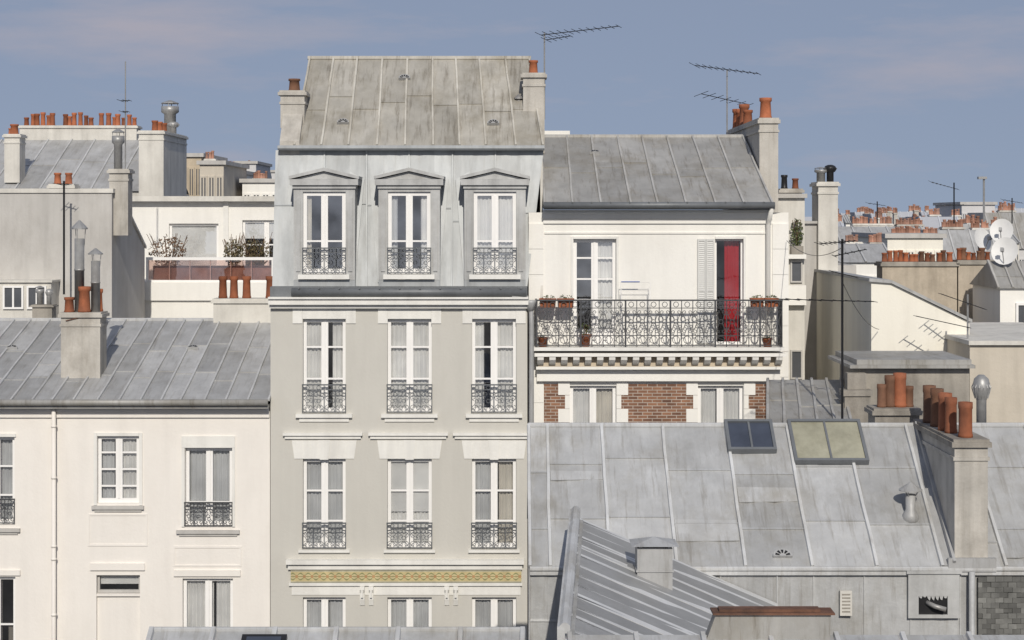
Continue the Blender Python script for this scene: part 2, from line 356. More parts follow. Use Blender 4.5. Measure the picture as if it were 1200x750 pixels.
def cowl(par,x,y,z,r,h,mat=None,name='flue_cowl',style=0):
    mb=MB(); mat=mat or M.galv
    if style==0:
        mb.lathe([(r,0),(r,h*.45),(r*1.08,h*.45),(r*1.08,h*.47),(r,h*.47),(r,h*.8),(r*.9,h*.8),(r*.9,h*.7)],(x,y,z),12)
        mb.lathe([(r*1.7,h*.9),(r*1.7,h*.915),(r*.15,h),(r*.05,h)],(x,y,z),12,False)
        for k in range(3):
            a=k*2.094+.4; mb.tube([(x+r*.95*math.cos(a),y+r*.95*math.sin(a),z+h*.72),(x+r*1.2*math.cos(a),y+r*1.2*math.sin(a),z+h*.905)],r*.09,4)
    elif style==1:
        mb.lathe([(r*.7,0),(r*.7,h*.55),(r*.8,h*.58),(r*1.15,h*.68),(r*1.25,h*.8),(r*1.0,h*.93),(r*.4,h)],(x,y,z),14)
        for k in range(14):
            a=2*math.pi*k/14; mb.tube([(x+r*.9*math.cos(a),y+r*.9*math.sin(a),z+h*.58),(x+r*1.33*math.cos(a+.2),y+r*1.33*math.sin(a+.2),z+h*.78),(x+r*.6*math.cos(a+.4),y+r*.6*math.sin(a+.4),z+h*.97)],r*.06,4)
    else:
        mb.lathe([(r,0),(r,h*.6),(r*1.5,h*.66),(r*1.5,h*.82),(r*1.05,h*.82)],(x,y,z),12)
        mb.lathe([(r*1.5,h*.9),(r*1.5,h*.92),(r*.2,h)],(x,y,z),12,False)
        for k in range(4):
            a=k*1.571; mb.tube([(x+r*1.3*math.cos(a),y+r*1.3*math.sin(a),z+h*.8),(x+r*1.3*math.cos(a),y+r*1.3*math.sin(a),z+h*.91)],r*.08,4)
    return mb.build(name,mat,par)
def chimney(par,x0,x1,y0,y1,z0,z1,mat,capmat=None,ch=.12,ov=.06,name='chimney',label=None,band=True):
    mb=MB(); mb.box(x0,x1,y0,y1,z0,z1-ch)
    if band: mb.box(x0-.025,x1+.025,y0-.025,y1+.025,z1-ch-.22,z1-ch-.16)
    o=mb.build(name,mat,par,label)
    mb=MB(); mb.box(x0-ov,x1+ov,y0-ov,y1+ov,z1-ch,z1-ch*.35); mb.box(x0-ov*.4,x1+ov*.4,y0-ov*.4,y1+ov*.4,z1-ch*.35,z1)
    mb.build('chimney_cap',capmat or mat,o)
    return o
def halfvent(par,sl,px,py,r=.17):
    o=sl.at(px,py); ex,ey,ez=sl.e; mb=MB(); n=10
    pts=[o+ex*(r*math.cos(math.pi*i/n))+ey*(r*math.sin(math.pi*i/n))+ez*.0 for i in range(n+1)]
    base=[p+ez*.08 for p in pts]
    mb.add(pts+base,[tuple(range(n+1,2*n+2))]+[(i,i+1,n+2+i,n+1+i) for i in range(n)]+[(n,0,n+1,2*n+1)])
    v=mb.build('roof_vent',M.zincL,par)
    mb=MB()
    for k in range(5):
        a=math.pi*(k+.5)/5; d=ex*math.cos(a)+ey*math.sin(a); s=ex*-math.sin(a)+ey*math.cos(a)
        q=o+ez*.082
        mb.hexa([q+d*r*.35-s*.010,q+d*r*.35+s*.010,q+d*r*.78+s*.022,q+d*r*.78-s*.022]+[p+ez*.006 for p in (q+d*r*.35-s*.010,q+d*r*.35+s*.010,q+d*r*.78+s*.022,q+d*r*.78-s*.022)])
    mb.build('vent_slot',M.black,v)
def leaves(mb,c,rad,n,sz,up=0):
    c=Vector(c)
    for _ in range(n):
        while True:
            d=Vector((R.uniform(-1,1),R.uniform(-1,1),R.uniform(-1,1)))
            if d.length<1 and R.random()<.35+.65*d.length: break
        p=c+Vector((d.x*rad[0],d.y*rad[1],d.z*rad[2])); s=sz*R.uniform(.6,1.4)
        a=Vector((R.gauss(0,1),R.gauss(0,1),R.gauss(0,1)+up)).normalized(); b=a.cross(Vector((R.gauss(0,1),R.gauss(0,1),R.gauss(0,1)))).normalized()
        mb.add([p-a*s,p+b*s*.45,p+a*s,p-b*s*.45],[(0,1,2,3)],tone=R.uniform(-.45,.5))
def plant_pot(x,y,z,r,h,label,fol=(.2,.2,.2),n=120,mat=None,stems=True,potm=None,sz=.04,group=None,name='potted_plant',long=0,cat='plant'):
    t=root(name,(x,y,z),label,cat,group)
    mb=MB()
    if long:
        mb.hexa([(x-long*.94,y-r*.85,z),(x+long*.94,y-r*.85,z),(x+long*.94,y+r*.85,z),(x-long*.94,y+r*.85,z),(x-long,y-r,z+h*.85),(x+long,y-r,z+h*.85),(x+long,y+r,z+h*.85),(x-long,y+r,z+h*.85)])
        mb.box(x-long-.012,x+long+.012,y-r-.012,y+r+.012,z+h*.85,z+h)
    else: mb.lathe([(r*.7,0),(r*.92,h*.8),(r*1.05,h*.82),(r*1.05,h),(r*.85,h),(r*.8,h*.9)],(x,y,z),12)
    mb.build('pot',potm or M.terra,t)
    mb=MB(); leaves(mb,(x,y,z+h+fol[2]*.8),fol,n,sz,.6); mb.build('foliage',mat or M.leaf,t)
    if stems:
        mb=MB()
        for k in range(6):
            a=R.uniform(0,6.28); q=R.uniform(.2,.8); mb.tube([(x+.02*math.cos(a),y+.02*math.sin(a),z+h*.8),(x+fol[0]*q*.5*math.cos(a),y+fol[1]*q*.5*math.sin(a),z+h+fol[2]*.7),(x+fol[0]*q*math.cos(a),y+fol[1]*q*math.sin(a),z+h+fol[2]*1.5)],.008,4)
        mb.build('stem',M.twig,t)
    return t
def yagi(label,px,py0,py1,Y,booms,group=None,r=.022):
    x=X(px,Y); t=root('tv_antenna',(x,Y,Z(py1,Y)),label,'antenna',group)
    mb=MB(); mb.tube([(x,Y,Z(py1,Y)),(x,Y,Z(py0,Y))],r,6); mb.build('mast',M.galv if r<.023 else M.black,t)
    for (py,pya,pa,pb,n,el,az) in booms:
        mb=MB(); za,zb=Z(py,Y),Z(pya,Y); xa,xb=X(pa,Y),X(pb,Y)
        a=Vector((xa,Y-.03-(xa-x)*math.tan(az),za)); b=Vector((xb,Y-.03-(xb-x)*math.tan(az),zb)); mb.tube([a,b],.013,4)
        bd=mb.build('boom',M.black,t); d=(b-a).normalized(); s=Vector((d.y,-d.x,0)).normalized()
        for k in range(n):
            q=k/(n-1); p=a*(1-q)+b*q; l=el*(1.0-.5*q); mb=MB()
            mb.tube([p-s*l-Vector((0,0,l*.12)),p+s*l+Vector((0,0,l*.12))],.008,4)
            mb.build('element',M.black,bd)
    return t
def cable(par,a,b,sag,r=.008):
    a,b=Vector(a),Vector(b); pts=[]
    for i in range(15):
        q=i/14; p=a*(1-q)+b*q; p.z-=sag*4*q*(1-q); pts.append(p)
    mb=MB(); mb.tube(pts,r,4); mb.build('cable',M.black,par)
def dish(label,px,py,Y,r,az=-.5,el=.35,foot=.6):
    c=P(px,py,Y); t=root('satellite_dish',(c.x,c.y+.15,c.z-foot),label,'satellite dish')
    n=Vector((math.sin(az)*math.cos(el),-math.cos(az)*math.cos(el),math.sin(el))); u=n.cross(Vector((0,0,1))).normalized(); v=u.cross(n).normalized()
    mb=MB(); vs=[]; fs=[]; K=20; rs=[.05,.4,.75,1.0]
    for q in rs:
        for k in range(K):
            a=2*math.pi*k/K; vs.append(c+u*(r*q*math.cos(a))+v*(r*q*1.08*math.sin(a))+n*(r*.22*(q*q)))
    for i in range(3):
        for k in range(K): fs.append((i*K+k,i*K+(k+1)%K,(i+1)*K+(k+1)%K,(i+1)*K+k))
    fs.append(tuple(range(K))); mb.add(vs,fs,True); mb.build('reflector',M.dish,t)
    mb=MB(); mb.tube([c-v*r*.95+n*r*.2,c+n*r*.95-v*r*.15],.014,4); mb.boxL(c+n*r*.95-v*r*.15,(u,v,n),-.04,.04,-.05,.05,-.03,.09); mb.build('receiver_arm',M.galv,t)
    mb=MB(); mb.tube([c-n*.02,c-n*.12+Vector((0,.02,-.05)),(c.x,c.y+.15,c.z-foot)],.025,6); mb.build('bracket',M.galv,t)

# =================================================================== ground
mb=MB(); mb.quad((-900,-300,0),(900,-300,0),(900,2200,0),(-900,2200,0)); g=mb.build('ground',M.asph); g['kind']='structure'

# =================================================================== 1. grey apartment building
B=root('apartment_building',(-2.6,0,0),'tall grey apartment building with three dormers and two storeys of weathered zinc roof','building')
x0,x1=X(317,0),X(618,0)
cols=[(355,405),(454,506),(553,605)]; rows=[(374,484),(538,643),(700,806),(870,980)]
holes=[(a,b,c,d) for a,b in cols for c,d in rows]
facade(B,0,x0,x1,Z(350,0),holes,M.greywall,10,slabs=[Z(355,0),Z(506,0),Z(668,0),Z(835,0)])
ct={(0,0):[(0,.42,M.cloth),(.7,1,M.cloth)],(0,1):[(0,.48,M.cloth),(.54,1,M.cloth)],(0,2):[(.0,.24,M.cloth),(.52,1,M.cloth)],
    (1,0):[(0,.48,M.clothg),(.5,1,M.clothg)],(1,1):[(0,1,M.cloth)],(1,2):[(0,.42,M.clothg),(.62,1,M.clothb)],
    (2,0):[(.0,.45,M.clothg),(.6,1,M.clothg)],(2,1):[(.0,.48,M.clothg),(.55,1,M.clothg)],(2,2):[(.0,.45,M.clothg),(.55,1,M.clothg)]}
for j,(c,d) in enumerate(rows[:3]):
    for i,(a,b) in enumerate(cols):
        window(B,0,a,b,c,d,(.36,.70) if j==0 else (.30,.64),rail=[(450,483),(612,642),(772,805)][j],curt=ct[(j,i)],blind=(.6 if (j,i)==(1,1) else None))
zf=lambda py: Z(py,0)
for a,b in cols:
    cx=(a+b)/2
    mb=MB()
    for s in (-1,1):
        xa=sorted((X(cx+s*25.6,0),X(cx+s*37,0))); mb.box(xa[0],xa[1],-.025,.0,zf(379),zf(361.2))
    mb.box(X(cx-25.5,0),X(cx+25.5,0),-.02,0,zf(373.6),zf(361.2))
    mb.build('lintel_block',M.trim,B)
    mb=MB(); mb.box(X(cx-33,0),X(cx+33,0),-.10,.02,zf(489),zf(485)); mb.box(X(cx-29,0),X(cx+29,0),-.04,0,zf(494),zf(489)); mb.build('window_sill',M.trim,B)
    mb=MB(); mb.box(X(cx-48,0),X(cx+45,0),-.11,.0,zf(510),zf(507)); mb.box(X(cx-46,0),X(cx+43,0),-.06,0,zf(514),zf(510)); mb.build('string_course',M.trim,B)
    mb=MB()
    mb.prism_y([(X(cx-38,0),zf(516)),(X(cx+38,0),zf(516)),(X(cx+35,0),zf(537.5)),(X(cx-35,0),zf(537.5))],-.02,0)
    mb.prism_y([(X(cx-7,0),zf(515.5)),(X(cx+7,0),zf(515.5)),(X(cx+5,0),zf(538.5)),(X(cx-5,0),zf(538.5))],-.045,-.021)
    for s in (-1,1):
        for k in (1,2): 
            q=[(X(cx+s*(7+9.5*k),0),zf(516)),(X(cx+s*(7.7+9.5*k),0),zf(516)),(X(cx+s*(6.2+9*k),0),zf(537.3)),(X(cx+s*(5.5+9*k),0),zf(537.3))]
            mb.prism_y(q,-.027,-.0201)
    mb.build('lintel',M.trim,B)
    mb=MB(); mb.box(X(cx-30,0),X(cx+30,0),-.08,.02,zf(647),zf(644)); mb.build('window_sill',M.trim,B)
mb=MB(); mb.box(X(336,0),X(614,0),-.18,0,zf(660),zf(655)); mb.box(X(338,0),X(612,0),-.10,0,zf(666.5),zf(660)); mb.build('cornice',M.trim,B)
mb=MB(); mb.box(X(341,0),X(611,0),-.06,0,zf(682),zf(667)); mb.build('tile_frieze',M.frieze,B,'ochre and green floral tile band')
mb=MB(); mb.box(X(339,0),X(612,0),-.07,0,zf(686),zf(682.5)); mb.box(X(342,0),X(610,0),-.02,0,zf(697),zf(686)); mb.build('string_course',M.trim,B)
for pc in (430,529):
    mb=MB()
    for s in (-1,1):
        xc=X(pc+s*5.2,0); hw=.055
        mb.prism_x([(0,zf(686.3)),(-.12,zf(686.3)),(-.13,zf(690)),(-.08,zf(694)),(-.07,zf(702)),(-.03,zf(709)),(0,zf(710))],xc-hw,xc+hw)
        mb.box(xc-hw*.4,xc+hw*.4,-.14,-.0701,zf(699),zf(690.5))
    mb.build('scroll_bracket',M.trim,B)
mb=MB(); mb.box(X(316,0),X(619,0),-.24,0,zf(356.5),zf(350)); mb.box(X(316.5,0),X(618.5,0),-.13,0,zf(361),zf(356.5)); mb.box(X(316,0),X(619,0),-.30,.36,zf(349.8),zf(347.5)); mb.build('cornice',M.trim,B)
mb=MB(); mb.tube([(X(343,0),-.2,zf(342)),(X(617,0),-.2,zf(342))],.105,10,smooth=True); mb.box(X(317,0),X(618,0),-.08,.36,zf(347.3),zf(336))
for k in range(12): xx=X(352+k*23.5,0); mb.box(xx-.015,xx+.015,-.32,-.08,zf(338.2),zf(336.8))
mb.build('gutter',M.zincD,B)
zb,zt=Z(336,.35),Z(176,1.25)
def Ym(z): return .35+(z-zb)/(zt-zb)*.9
def mp(pb,pt,v):
    z=zb+(zt-zb)*v; Y=Ym(z); return Vector((X(pb,.35)*(1-v)+X(pt,1.25)*v,Y,z))
mb=MB()
edges=[(319,323),(350,351),(410,410),(449,450),(509,509),(550,551),(610,610),(618,637)]
vd=(Z(205,1)-zb)/(zt-zb)
for i in range(7):
    (b0,t0),(b1,t1)=edges[i],edges[i+1]
    if i%2==1:
        zinc_panels(mb,mp(b0,t0,vd),mp(b1,t1,vd),mp(b1,t1,1),mp(b0,t0,1),[0,.5,1],[],ends=False,rib=.02,ribh=.03,ribt=.1)
    else:
        zinc_panels(mb,mp(b0,t0,0),mp(b1,t1,0),mp(b1,t1,1),mp(b0,t0,1),[0,.5,1] if i in (2,4) else [0,1],[.5],rib=.022,ribh=.035,ends=False,ribt=.1)
        if i in (2,4):
            for s,(eb,et) in ((1,edges[i]),(-1,edges[i+1])):
                n=Vector((0,-.98,.18)); a=mp(eb,et,.03); b_=mp(eb+s*6,et+s*6,.03); c_=mp(eb+s*17,et+s*17,.78); d_=mp(eb,et,.84)
                mb.tone=.07; mb.hexa([a,b_,c_,d_,a+n*.05,b_+n*.05,c_+n*.05,d_+n*.05]); mb.tone=0
mb.build('mansard_roof',M.zincM,B)
mb=MB()
for x in (x0+.02,X(636,1.2)): 
    mb.prism([(x,.5,Z(350,0)),(x,8.5,Z(350,0)),(x,8.5,zt),(x,1.3,zt)],(.06 if x<0 else -.06,0,0))
mb.box(x0,x1,8.4,8.5,Z(350,0),zt-.01); mb.build('attic_wall',M.paleC,B)
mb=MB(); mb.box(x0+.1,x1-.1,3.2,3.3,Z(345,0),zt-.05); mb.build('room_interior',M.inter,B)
for i,pc in enumerate((380,479.5,580)):
    a,b,t,bt=pc-25,pc+25,225,321; Yd=.18; zf=lambda py: Z(py,Yd)
    mb=MB(); ztop=zf(217)
    for s in (-1,1):
        xs=sorted((X(pc+s*25,Yd),X(pc+s*36,Yd))); mb.prism_x([(Yd,zf(328)),(Yd,ztop),(Ym(ztop)+.2,ztop),(Ym(zf(328))+.25,zf(328))],xs[0],xs[1])
        xs=sorted((X(pc+s*28,Yd),X(pc+s*33,Yd))); mb.box(xs[0],xs[1],Yd-.03,Yd,zf(318),zf(232))
    mb.box(X(a,Yd)+.001,X(b,Yd)-.001,Yd,Yd+.5,zf(224.8),ztop)
    d=mb.build('dormer',M.dirtytrim,B)
    mb=MB(); mb.box(X(pc-40,Yd),X(pc+40,Yd),Yd-.11,Yd+1.0,zf(217),zf(210))
    mb.box(X(pc-37,Yd),X(pc+37,Yd),Yd-.05,Yd+.2,zf(221),zf(217.2))
    mb.build('entablature',M.dirtytrim,d)
    mb=MB(); mb.prism_y([(X(pc-34,Yd),zf(209.8)),(X(pc+34,Yd),zf(209.8)),(X(pc,Yd),zf(201))],Yd-.02,Yd+1.05)
    for s in (-1,1):
        mb.prism_y([(X(pc+s*41,Yd),zf(210)),(X(pc+s*41,Yd),zf(206.5)),(X(pc,Yd),zf(196.5)),(X(pc,Yd),zf(200.5))],Yd-.12,Yd+1.1)
    mb.build('pediment',M.dirtytrim,d)
    mb=MB(); mb.box(X(pc-30,Yd),X(pc+30,Yd),Yd-.12,Yd+.2,zf(327),zf(321.5)); mb.build('sill',M.trim,d)
    window(B,Yd,a,b,t,321,(.40,),rail=(290,320),curt=[[(0,.14,M.clothb)],[(.0,.18,M.clothg),(.8,1,M.cloth)],[(.0,.46,M.cloth),(.54,1,M.cloth)]][i],rec=.06,bar=.085)
    mb=MB(); mb.box(X(pc-36,Yd),X(pc+36,Yd),Yd-.01,.4,zf(335.5),zf(328.2)); mb.build('dormer_apron',M.zincM,d)
# upper roof
A,Bq,Cq,Dq=P(345,171,1.2),P(636,171,1.2),P(620,69,3.8),P(363,69,3.8)
U=Slope(1.2,A.z,3.8,Cq.z)
mb=MB(); zinc_panels(mb,A,Bq,Cq,Dq,ulist(9,.05),[.46],tv=.14,ribh=.055,rib=.03,ribt=.35)
mb.tone=.2; mb.tube([Dq+Vector((-.05,0,.02)),Cq+Vector((.05,0,.02))],.06,8); mb.tone=0
Bk0,Bk1=Vector((A.x,8.5,zt)),Vector((Bq.x,8.5,zt)); mb.quad(Dq,Cq,Bk1,Bk0); mb.add([A,Dq,Bk0],[(0,1,2)]); mb.add([Bq,Cq,Bk1],[(0,1,2)])
mb.build('roof',M.zincU,B)
xw=X(328,1.25); mb=MB(); mb.prism_x([(1.22,zt-.3),(1.22,A.z+.12),(2.2,A.z+1.2),(8.4,zt+.1),(8.4,zt-.3)],xw,A.x+.12); mb.build('party_wall',M.concrete,B)
mb=MB(); mb.box(X(326,1.1),X(638,1.1),1.02,1.3,Z(176,1.1),Z(170.5,1.1)); mb.tone=.1; mb.tube([(X(326,1.1),1.02,Z(173,1.1)),(X(638,1.1),1.02,Z(173,1.1))],.05,8); mb.build('roof_ledge',M.zincM,B)
for px,py in ((474,94),(402,146),(578,147)): halfvent(B,U,px,py,.15)
c=chimney(B,X(329,1.9),X(357,1.9),1.85,2.5,Z(150,1.9),Z(106,1.9),M.concrete,label='left roof chimney'); pot(c,X(345,2.1),2.1,Z(106,1.9),.15,.3,M.terrab)
c=chimney(B,X(613,2.4),X(638,2.4),2.2,2.9,Z(180,2.4),Z(86,2.4),M.concrete,label='right roof chimney'); pot(c,X(625,2.5),2.5,Z(86,2.4),.12,.33)
mb=MB(); mb.lathe([(.07,0),(.07,.75),(.05,.75)],(X(608,2.6),2.55,Z(150,2.6)),10); mb.lathe([(.12,.72),(.12,.75),(.02,.84)],(X(608,2.6),2.55,Z(150,2.6)),10,False); mb.build('flue_pipe',M.galv,B)
mb=MB(); mb.tube([(X(600,-.2),-.2,Z(346,-.2)),(X(612,-.2),-.16,Z(349,-.2)),(X(622,-.2),-.12,Z(360,-.2)),(X(623,-.2),-.12,Z(380,-.1)),(X(622.5,-.1),-.12,3)],.06,8,smooth=True); mb.lathe([(.06,0),(.13,.2),(.13,.26)],(X(622,-.2),-.12,Z(365,-.2)),10); mb.build('downpipe',M.zincL,B)

# =================================================================== 2. white building with balcony
Yr=.6; zf=lambda py: Z(py,Yr); xf=lambda px: X(px,Yr)
B=root('apartment_building',(3.4,Yr,0),'white apartment building with a long wrought iron balcony and brick panels','building')
holes=[(672,722,280,404),(838,871,280,404),(668,722,452,575),(818,871,452,575)]
facade(B,Yr,xf(619.5),xf(924),zf(249),holes,M.white,9,slabs=[zf(412),zf(262)])
window(B,Yr,672,722,280,404,(.42,.62,.82),curt=[(.58,1,M.cloth)],bar=.08,panel=.14)
window(B,Yr,838,871,280,404,(),curt=[(.34,.98,M.red)],bar=.045,leaves=1,gl=glass('doorway_glass',.09,(.92,.93,.93)))
window(B,Yr,668,722,452,575,(.3,.6),curt=[(0,.48,M.cloth),(.5,1,M.clothb)])
window(B,Yr,818,871,452,575,(.3,.6),curt=[(0,.4,M.cloth),(.6,1,M.cloth)])
def shutter(a,b,py0,py1,nf=2,Yq=Yr):
    mb=MB(); xa,xb=X(a,Yq),X(b,Yq); z0,z1=Z(py1,Yq),Z(py0,Yq); w=(xb-xa)/nf
    for k in range(nf):
        p,q=xa+k*w+.004,xa+(k+1)*w-.004
        mb.box(p,p+.03,Yq-.06,Yq-.02,z0,z1); mb.box(q-.03,q,Yq-.06,Yq-.02,z0,z1)
        for zz in (z0,(z0+z1)/2,z1-.05): mb.box(p+.03,q-.03,Yq-.06,Yq-.02,zz,zz+.05)
        n=int((z1-z0)/.05)
        for i in range(n):
            zz=z0+.05+(z1-z0-.1)*i/n; mb.hexa([(p+.03,Yq-.05,zz),(q-.03,Yq-.05,zz),(q-.03,Yq-.035,zz+.042),(p+.03,Yq-.035,zz+.042),(p+.03,Yq-.045,zz-.004),(q-.03,Yq-.045,zz-.004),(q-.03,Yq-.03,zz+.038),(p+.03,Yq-.03,zz+.038)])
    mb.build('shutter',M.shut,B)
shutter(817,837,280,402)
mb=MB(); mb.box(xf(669),xf(671.8),Yr-.04,Yr+.1,zf(404),zf(277)); mb.box(xf(722.2),xf(725),Yr-.04,Yr+.1,zf(404),zf(277)); mb.box(xf(671.9),xf(722.1),Yr-.04,Yr,zf(279.9),zf(277)); mb.build('window_surround',M.trim,B)
mb=MB(); mb.box(xf(871.2),xf(874),Yr-.04,Yr+.1,zf(404),zf(277)); mb.box(xf(838),xf(871.1),Yr-.04,Yr,zf(279.9),zf(277)); mb.build('window_surround',M.trim,B)
mb=MB(); mb.box(xf(636),xf(905),Yr-.10,Yr,zf(256),zf(249)); mb.box(xf(636.5),xf(904),Yr-.05,Yr,zf(262),zf(256)); mb.box(xf(636),xf(905),Yr-.16,Yr+.2,zf(248.9),zf(246)); mb.build('cornice',M.white,B)
mb=MB(); mb.box(xf(638),xf(900),Yr-.03,Yr,zf(274),zf(272)); mb.build('string_course',M.white,B)
for (a,b) in ((619.5,637),(905,924)):
    mb=MB(); py=262
    while py<570:
        mb.box(xf(a)+.002,xf(b)-.002,Yr-.035,Yr,zf(py+29.6),zf(py)); py+=30
    mb.build('pilaster',M.white,B)
# balcony
Yo=-.0
mb=MB(); mb.box(X(625,Yo),X(919,Yo),Yo-.06,Yr,Z(411,Yo),Z(407,Yo)); mb.build('balcony_slab',M.trim,B)
mb=MB(); mb.box(xf(626),xf(916),Yo-.02,Yr,zf(415.5),zf(411.6)); mb.box(xf(628),xf(914),Yo+.24,Yr,zf(431.5),zf(428.2)); mb.box(xf(629),xf(913),Yr-.16,Yr,zf(446),zf(431.5)); mb.build('cornice',M.white,B)
mb=MB(); mb.box(xf(630),xf(912),Yr-.36,Yr,zf(428.1),zf(415.6)); mb.build('cornice_band',M.ochre,B)
for k in range(21):
    px=633+k*13.8; mb=MB(); mb.prism_x([(Yr-.37,zf(415.7)),(Yo+.0,zf(415.7)),(Yo+.02,zf(419.5)),(Yo+.13,zf(424)),(Yr-.37,zf(426))],xf(px-3.6),xf(px+3.6)); mb.build('dentil',M.white,B)
zr0,zr1=Z(406.5,Yo),Z(351,Yo); xa,xb=X(628,Yo),X(917,Yo)
mb=MB(); h=zr1-zr0; t=.0105
mb.box(xa,xb,Yo-.025,Yo+.025,zr1-.035,zr1); mb.box(xa,xb,Yo-.016,Yo+.016,zr0+.03,zr0+.05)
for q in (.82,.24): mb.box(xa,xb,Yo-.011,Yo+.011,zr0+h*q-.009,zr0+h*q+.009)
n=22; w=(xb-xa)/n
for i in range(n+1):
    xx=xa+i*w; q=.02 if i%4==0 else .0095; xx=min(max(xx,xa+q),xb-q); mb.box(xx-q,xx+q,Yo-q,Yo+q,zr0,zr1-.036)
for i in range(n):
    cx=xa+(i+.5)*w; zm=zr0+h*.53; l0,l1=zr0+h*.24,zr0+h*.82
    ring(mb,cx,Yo,zm,w*.2,t*1.1,8)
    for sx in (-1,1):
        for sz,ze in ((-1,l0),(1,l1)):
            mb.tube([(cx+sx*w*.16,Yo,zm+sz*w*.14),(cx+sx*w*.3,Yo,zm+sz*h*.13),(cx+sx*w*.46,Yo,zm+sz*h*.16)],t,4)
            scroll(mb,cx+sx*w*.24,Yo,zm+sz*h*.2,w*.22,t,sx,-sz,1.1,9)
    ring(mb,cx,Yo,zr0+h*.895,h*.055,t,8); ring(mb,cx,Yo,zr0+h*.15,h*.08,t,8)
for xx in (xa+.01,xb-.01):
    mb.box(xx-.02,xx+.02,Yo,Yr,zr1-.04,zr1-.002); mb.box(xx-.015,xx+.015,Yo,Yr,zr0+.03,zr0+.05)
    for k in range(1,7): yy=Yo+(Yr-Yo)*k/7; mb.box(xx-.012,xx+.012,yy-.012,yy+.012,zr0,zr1-.04)
mb.build('balcony_railing',M.iron,B)
for a,b in ((637.5,667.4),(722.6,817.4),(871.6,904.5)):
    mb=MB(); mb.box(xf(a),xf(b),Yr-.03,Yr,zf(575),zf(450)); mb.build('brick_panel',M.brick,B)
for a,b,s in ((662,667.5,-1),(722.5,728,1),(812,817.5,-1),(871.5,877,1)):
    mb=MB(); py=447; k=0
    while py<570:
        e=0 if k%2 else 8
        if s<0: mb.box(xf(a-e)+.002,xf(b),Yr-.05,Yr-.0,zf(py+15.6),zf(py))
        else: mb.box(xf(a),xf(b+e)-.002,Yr-.05,Yr,zf(py+15.6),zf(py))
        py+=16; k+=1
    mb.build('window_surround',M.white,B)
# roof
A,Bq=P(638,241,.25),P(906,241,.25); Ct,Dt=P(868,160,5),P(641,160,5); Ct.x=A.x+(Bq.x-A.x)*.985; Dt.x=A.x+.02
mb=MB(); zinc_panels(mb,A,Bq,Ct,Dt,ulist(8,.03),[.5],tv=.14,ribt=.35,rib=.03,patches=2)
mb.quad(Dt,Ct,(Bq.x,9.6,A.z),(A.x,9.6,A.z)); 
mb.tone=.25; mb.tube([Dt,Ct],.06,8); mb.tone=0
mb.add([A,Dt,(A.x,9.6,A.z)],[(0,1,2)]); mb.build('roof',M.zincR,B)
E=P(924,240,.35); mb=MB(); F_=Vector((E.x,6,E.z))
mb.add([Bq,E,F_,Ct],[(0,1,2),(0,2,3)]); mb.build('side_roof',M.zincL,B)
mb=MB(); mb.tube([(X(637,.1),.12,Z(240.5,.1)),(X(908,.1),.12,Z(240.5,.1))],.08,10,smooth=True); mb.box(X(637,.2),X(908,.2),.16,.5,Z(245.5,.2),Z(239.5,.2))
for k in range(12): xx=X(648+k*22.5,.1); mb.box(xx-.015,xx+.015,.03,.2,Z(237.6,.1),Z(236.4,.1))
mb.build('gutter',M.zincD,B)
mb=MB(); mb.tube([(X(905,.1),.14,Z(243,.1)),(X(902,.3),.4,Z(258,.3)),(X(901,.4),.5,Z(264,.4)),(X(901,.4),.5,2)],.055,8,smooth=True); mb.build('downpipe',M.white,B)
halfvent(B,Slope(.25,A.z,5,Ct.z),697,181,.13)
Yc=2.6; xw0,xw1=X(890,Yc),X(912,Yc)
c=chimney(B,xw0,xw1,Yc,8.8,Z(250,.6),Z(138,Yc),M.concrete,ch=.14,ov=.05,label='long party wall chimney')
for yy,hh,rr in ((2.95,.52,.16),(6.9,.62,.15),(7.6,.5,.15),(8.3,.58,.15),(6.2,.42,.14)): pot(c,(xw0+xw1)/2-.03,yy,Z(138,Yc),rr,hh)
mb=MB(); mb.box(X(636,5),X(668,5),5.1,5.5,Z(175,5),Z(153,5)); mb.build('ridge_block',M.white,B)

xx,yy,zz=X(744,.25),.3,Z(407,Yo)
t=root('drying_rack',(xx,yy,zz),'thin white laundry rack standing behind the balcony railing','laundry rack')
z1=Z(331,.3); xa,xb=X(727,.3),X(762,.3)
mb=MB(); mb.tube([(xa+.03,yy-.12,zz),(xa,yy,z1),(xb,yy,z1),(xb-.03,yy-.12,zz)],.010,6); mb.build('leg_frame',M.frame,t)
mb=MB(); mb.tube([(xa+.05,yy+.2,zz),(xa+.03,yy+.03,z1-.14),(xb-.03,yy+.03,z1-.14),(xb-.05,yy+.2,zz)],.010,6); mb.build('leg_frame',M.frame,t)
for k in range(2):
    mb=MB(); zq=z1-.24-.2*k; mb.tube([(xa+.01,yy-.02-.04*k,zq),(xb-.01,yy-.02-.04*k,zq)],.005,4); mb.build('wire',M.frame,t)
mb=MB(); mb.tube([(xa+.02,yy-.01,z1+.016),(xb-.25,yy-.01,z1+.016)],.012,6); mb.build('peg_row',M.blue_plastic,t)
zb_=Z(407,Yo)+.002
for k,px in enumerate((642,663)):
    plant_pot(X(px,Yo),Yo+.14,zr1-.19,.09,.21,['terracotta window box hanging at the left end of the balcony railing','terracotta window box on the railing just left of the tall french window'][k],(.17,.07,.04),26,long=.19,group='window boxes on the balcony railing',stems=False,name='window_box',sz=.03)
for k,px in enumerate((888,905)):
    plant_pot(X(px,Yo),Yo+.14,zr1-.18,.09,.21,['terracotta window box on the railing right of the red curtain','terracotta window box at the far right corner of the balcony railing'][k],(.13,.07,.04),22,long=.15,group='window boxes on the balcony railing',stems=False,name='window_box',sz=.03)
plant_pot(X(686,.25),.3,zb_,.14,.28,'small leafy plant in a clay pot in front of the left french window',(.16,.15,.15),80,sz=.035)
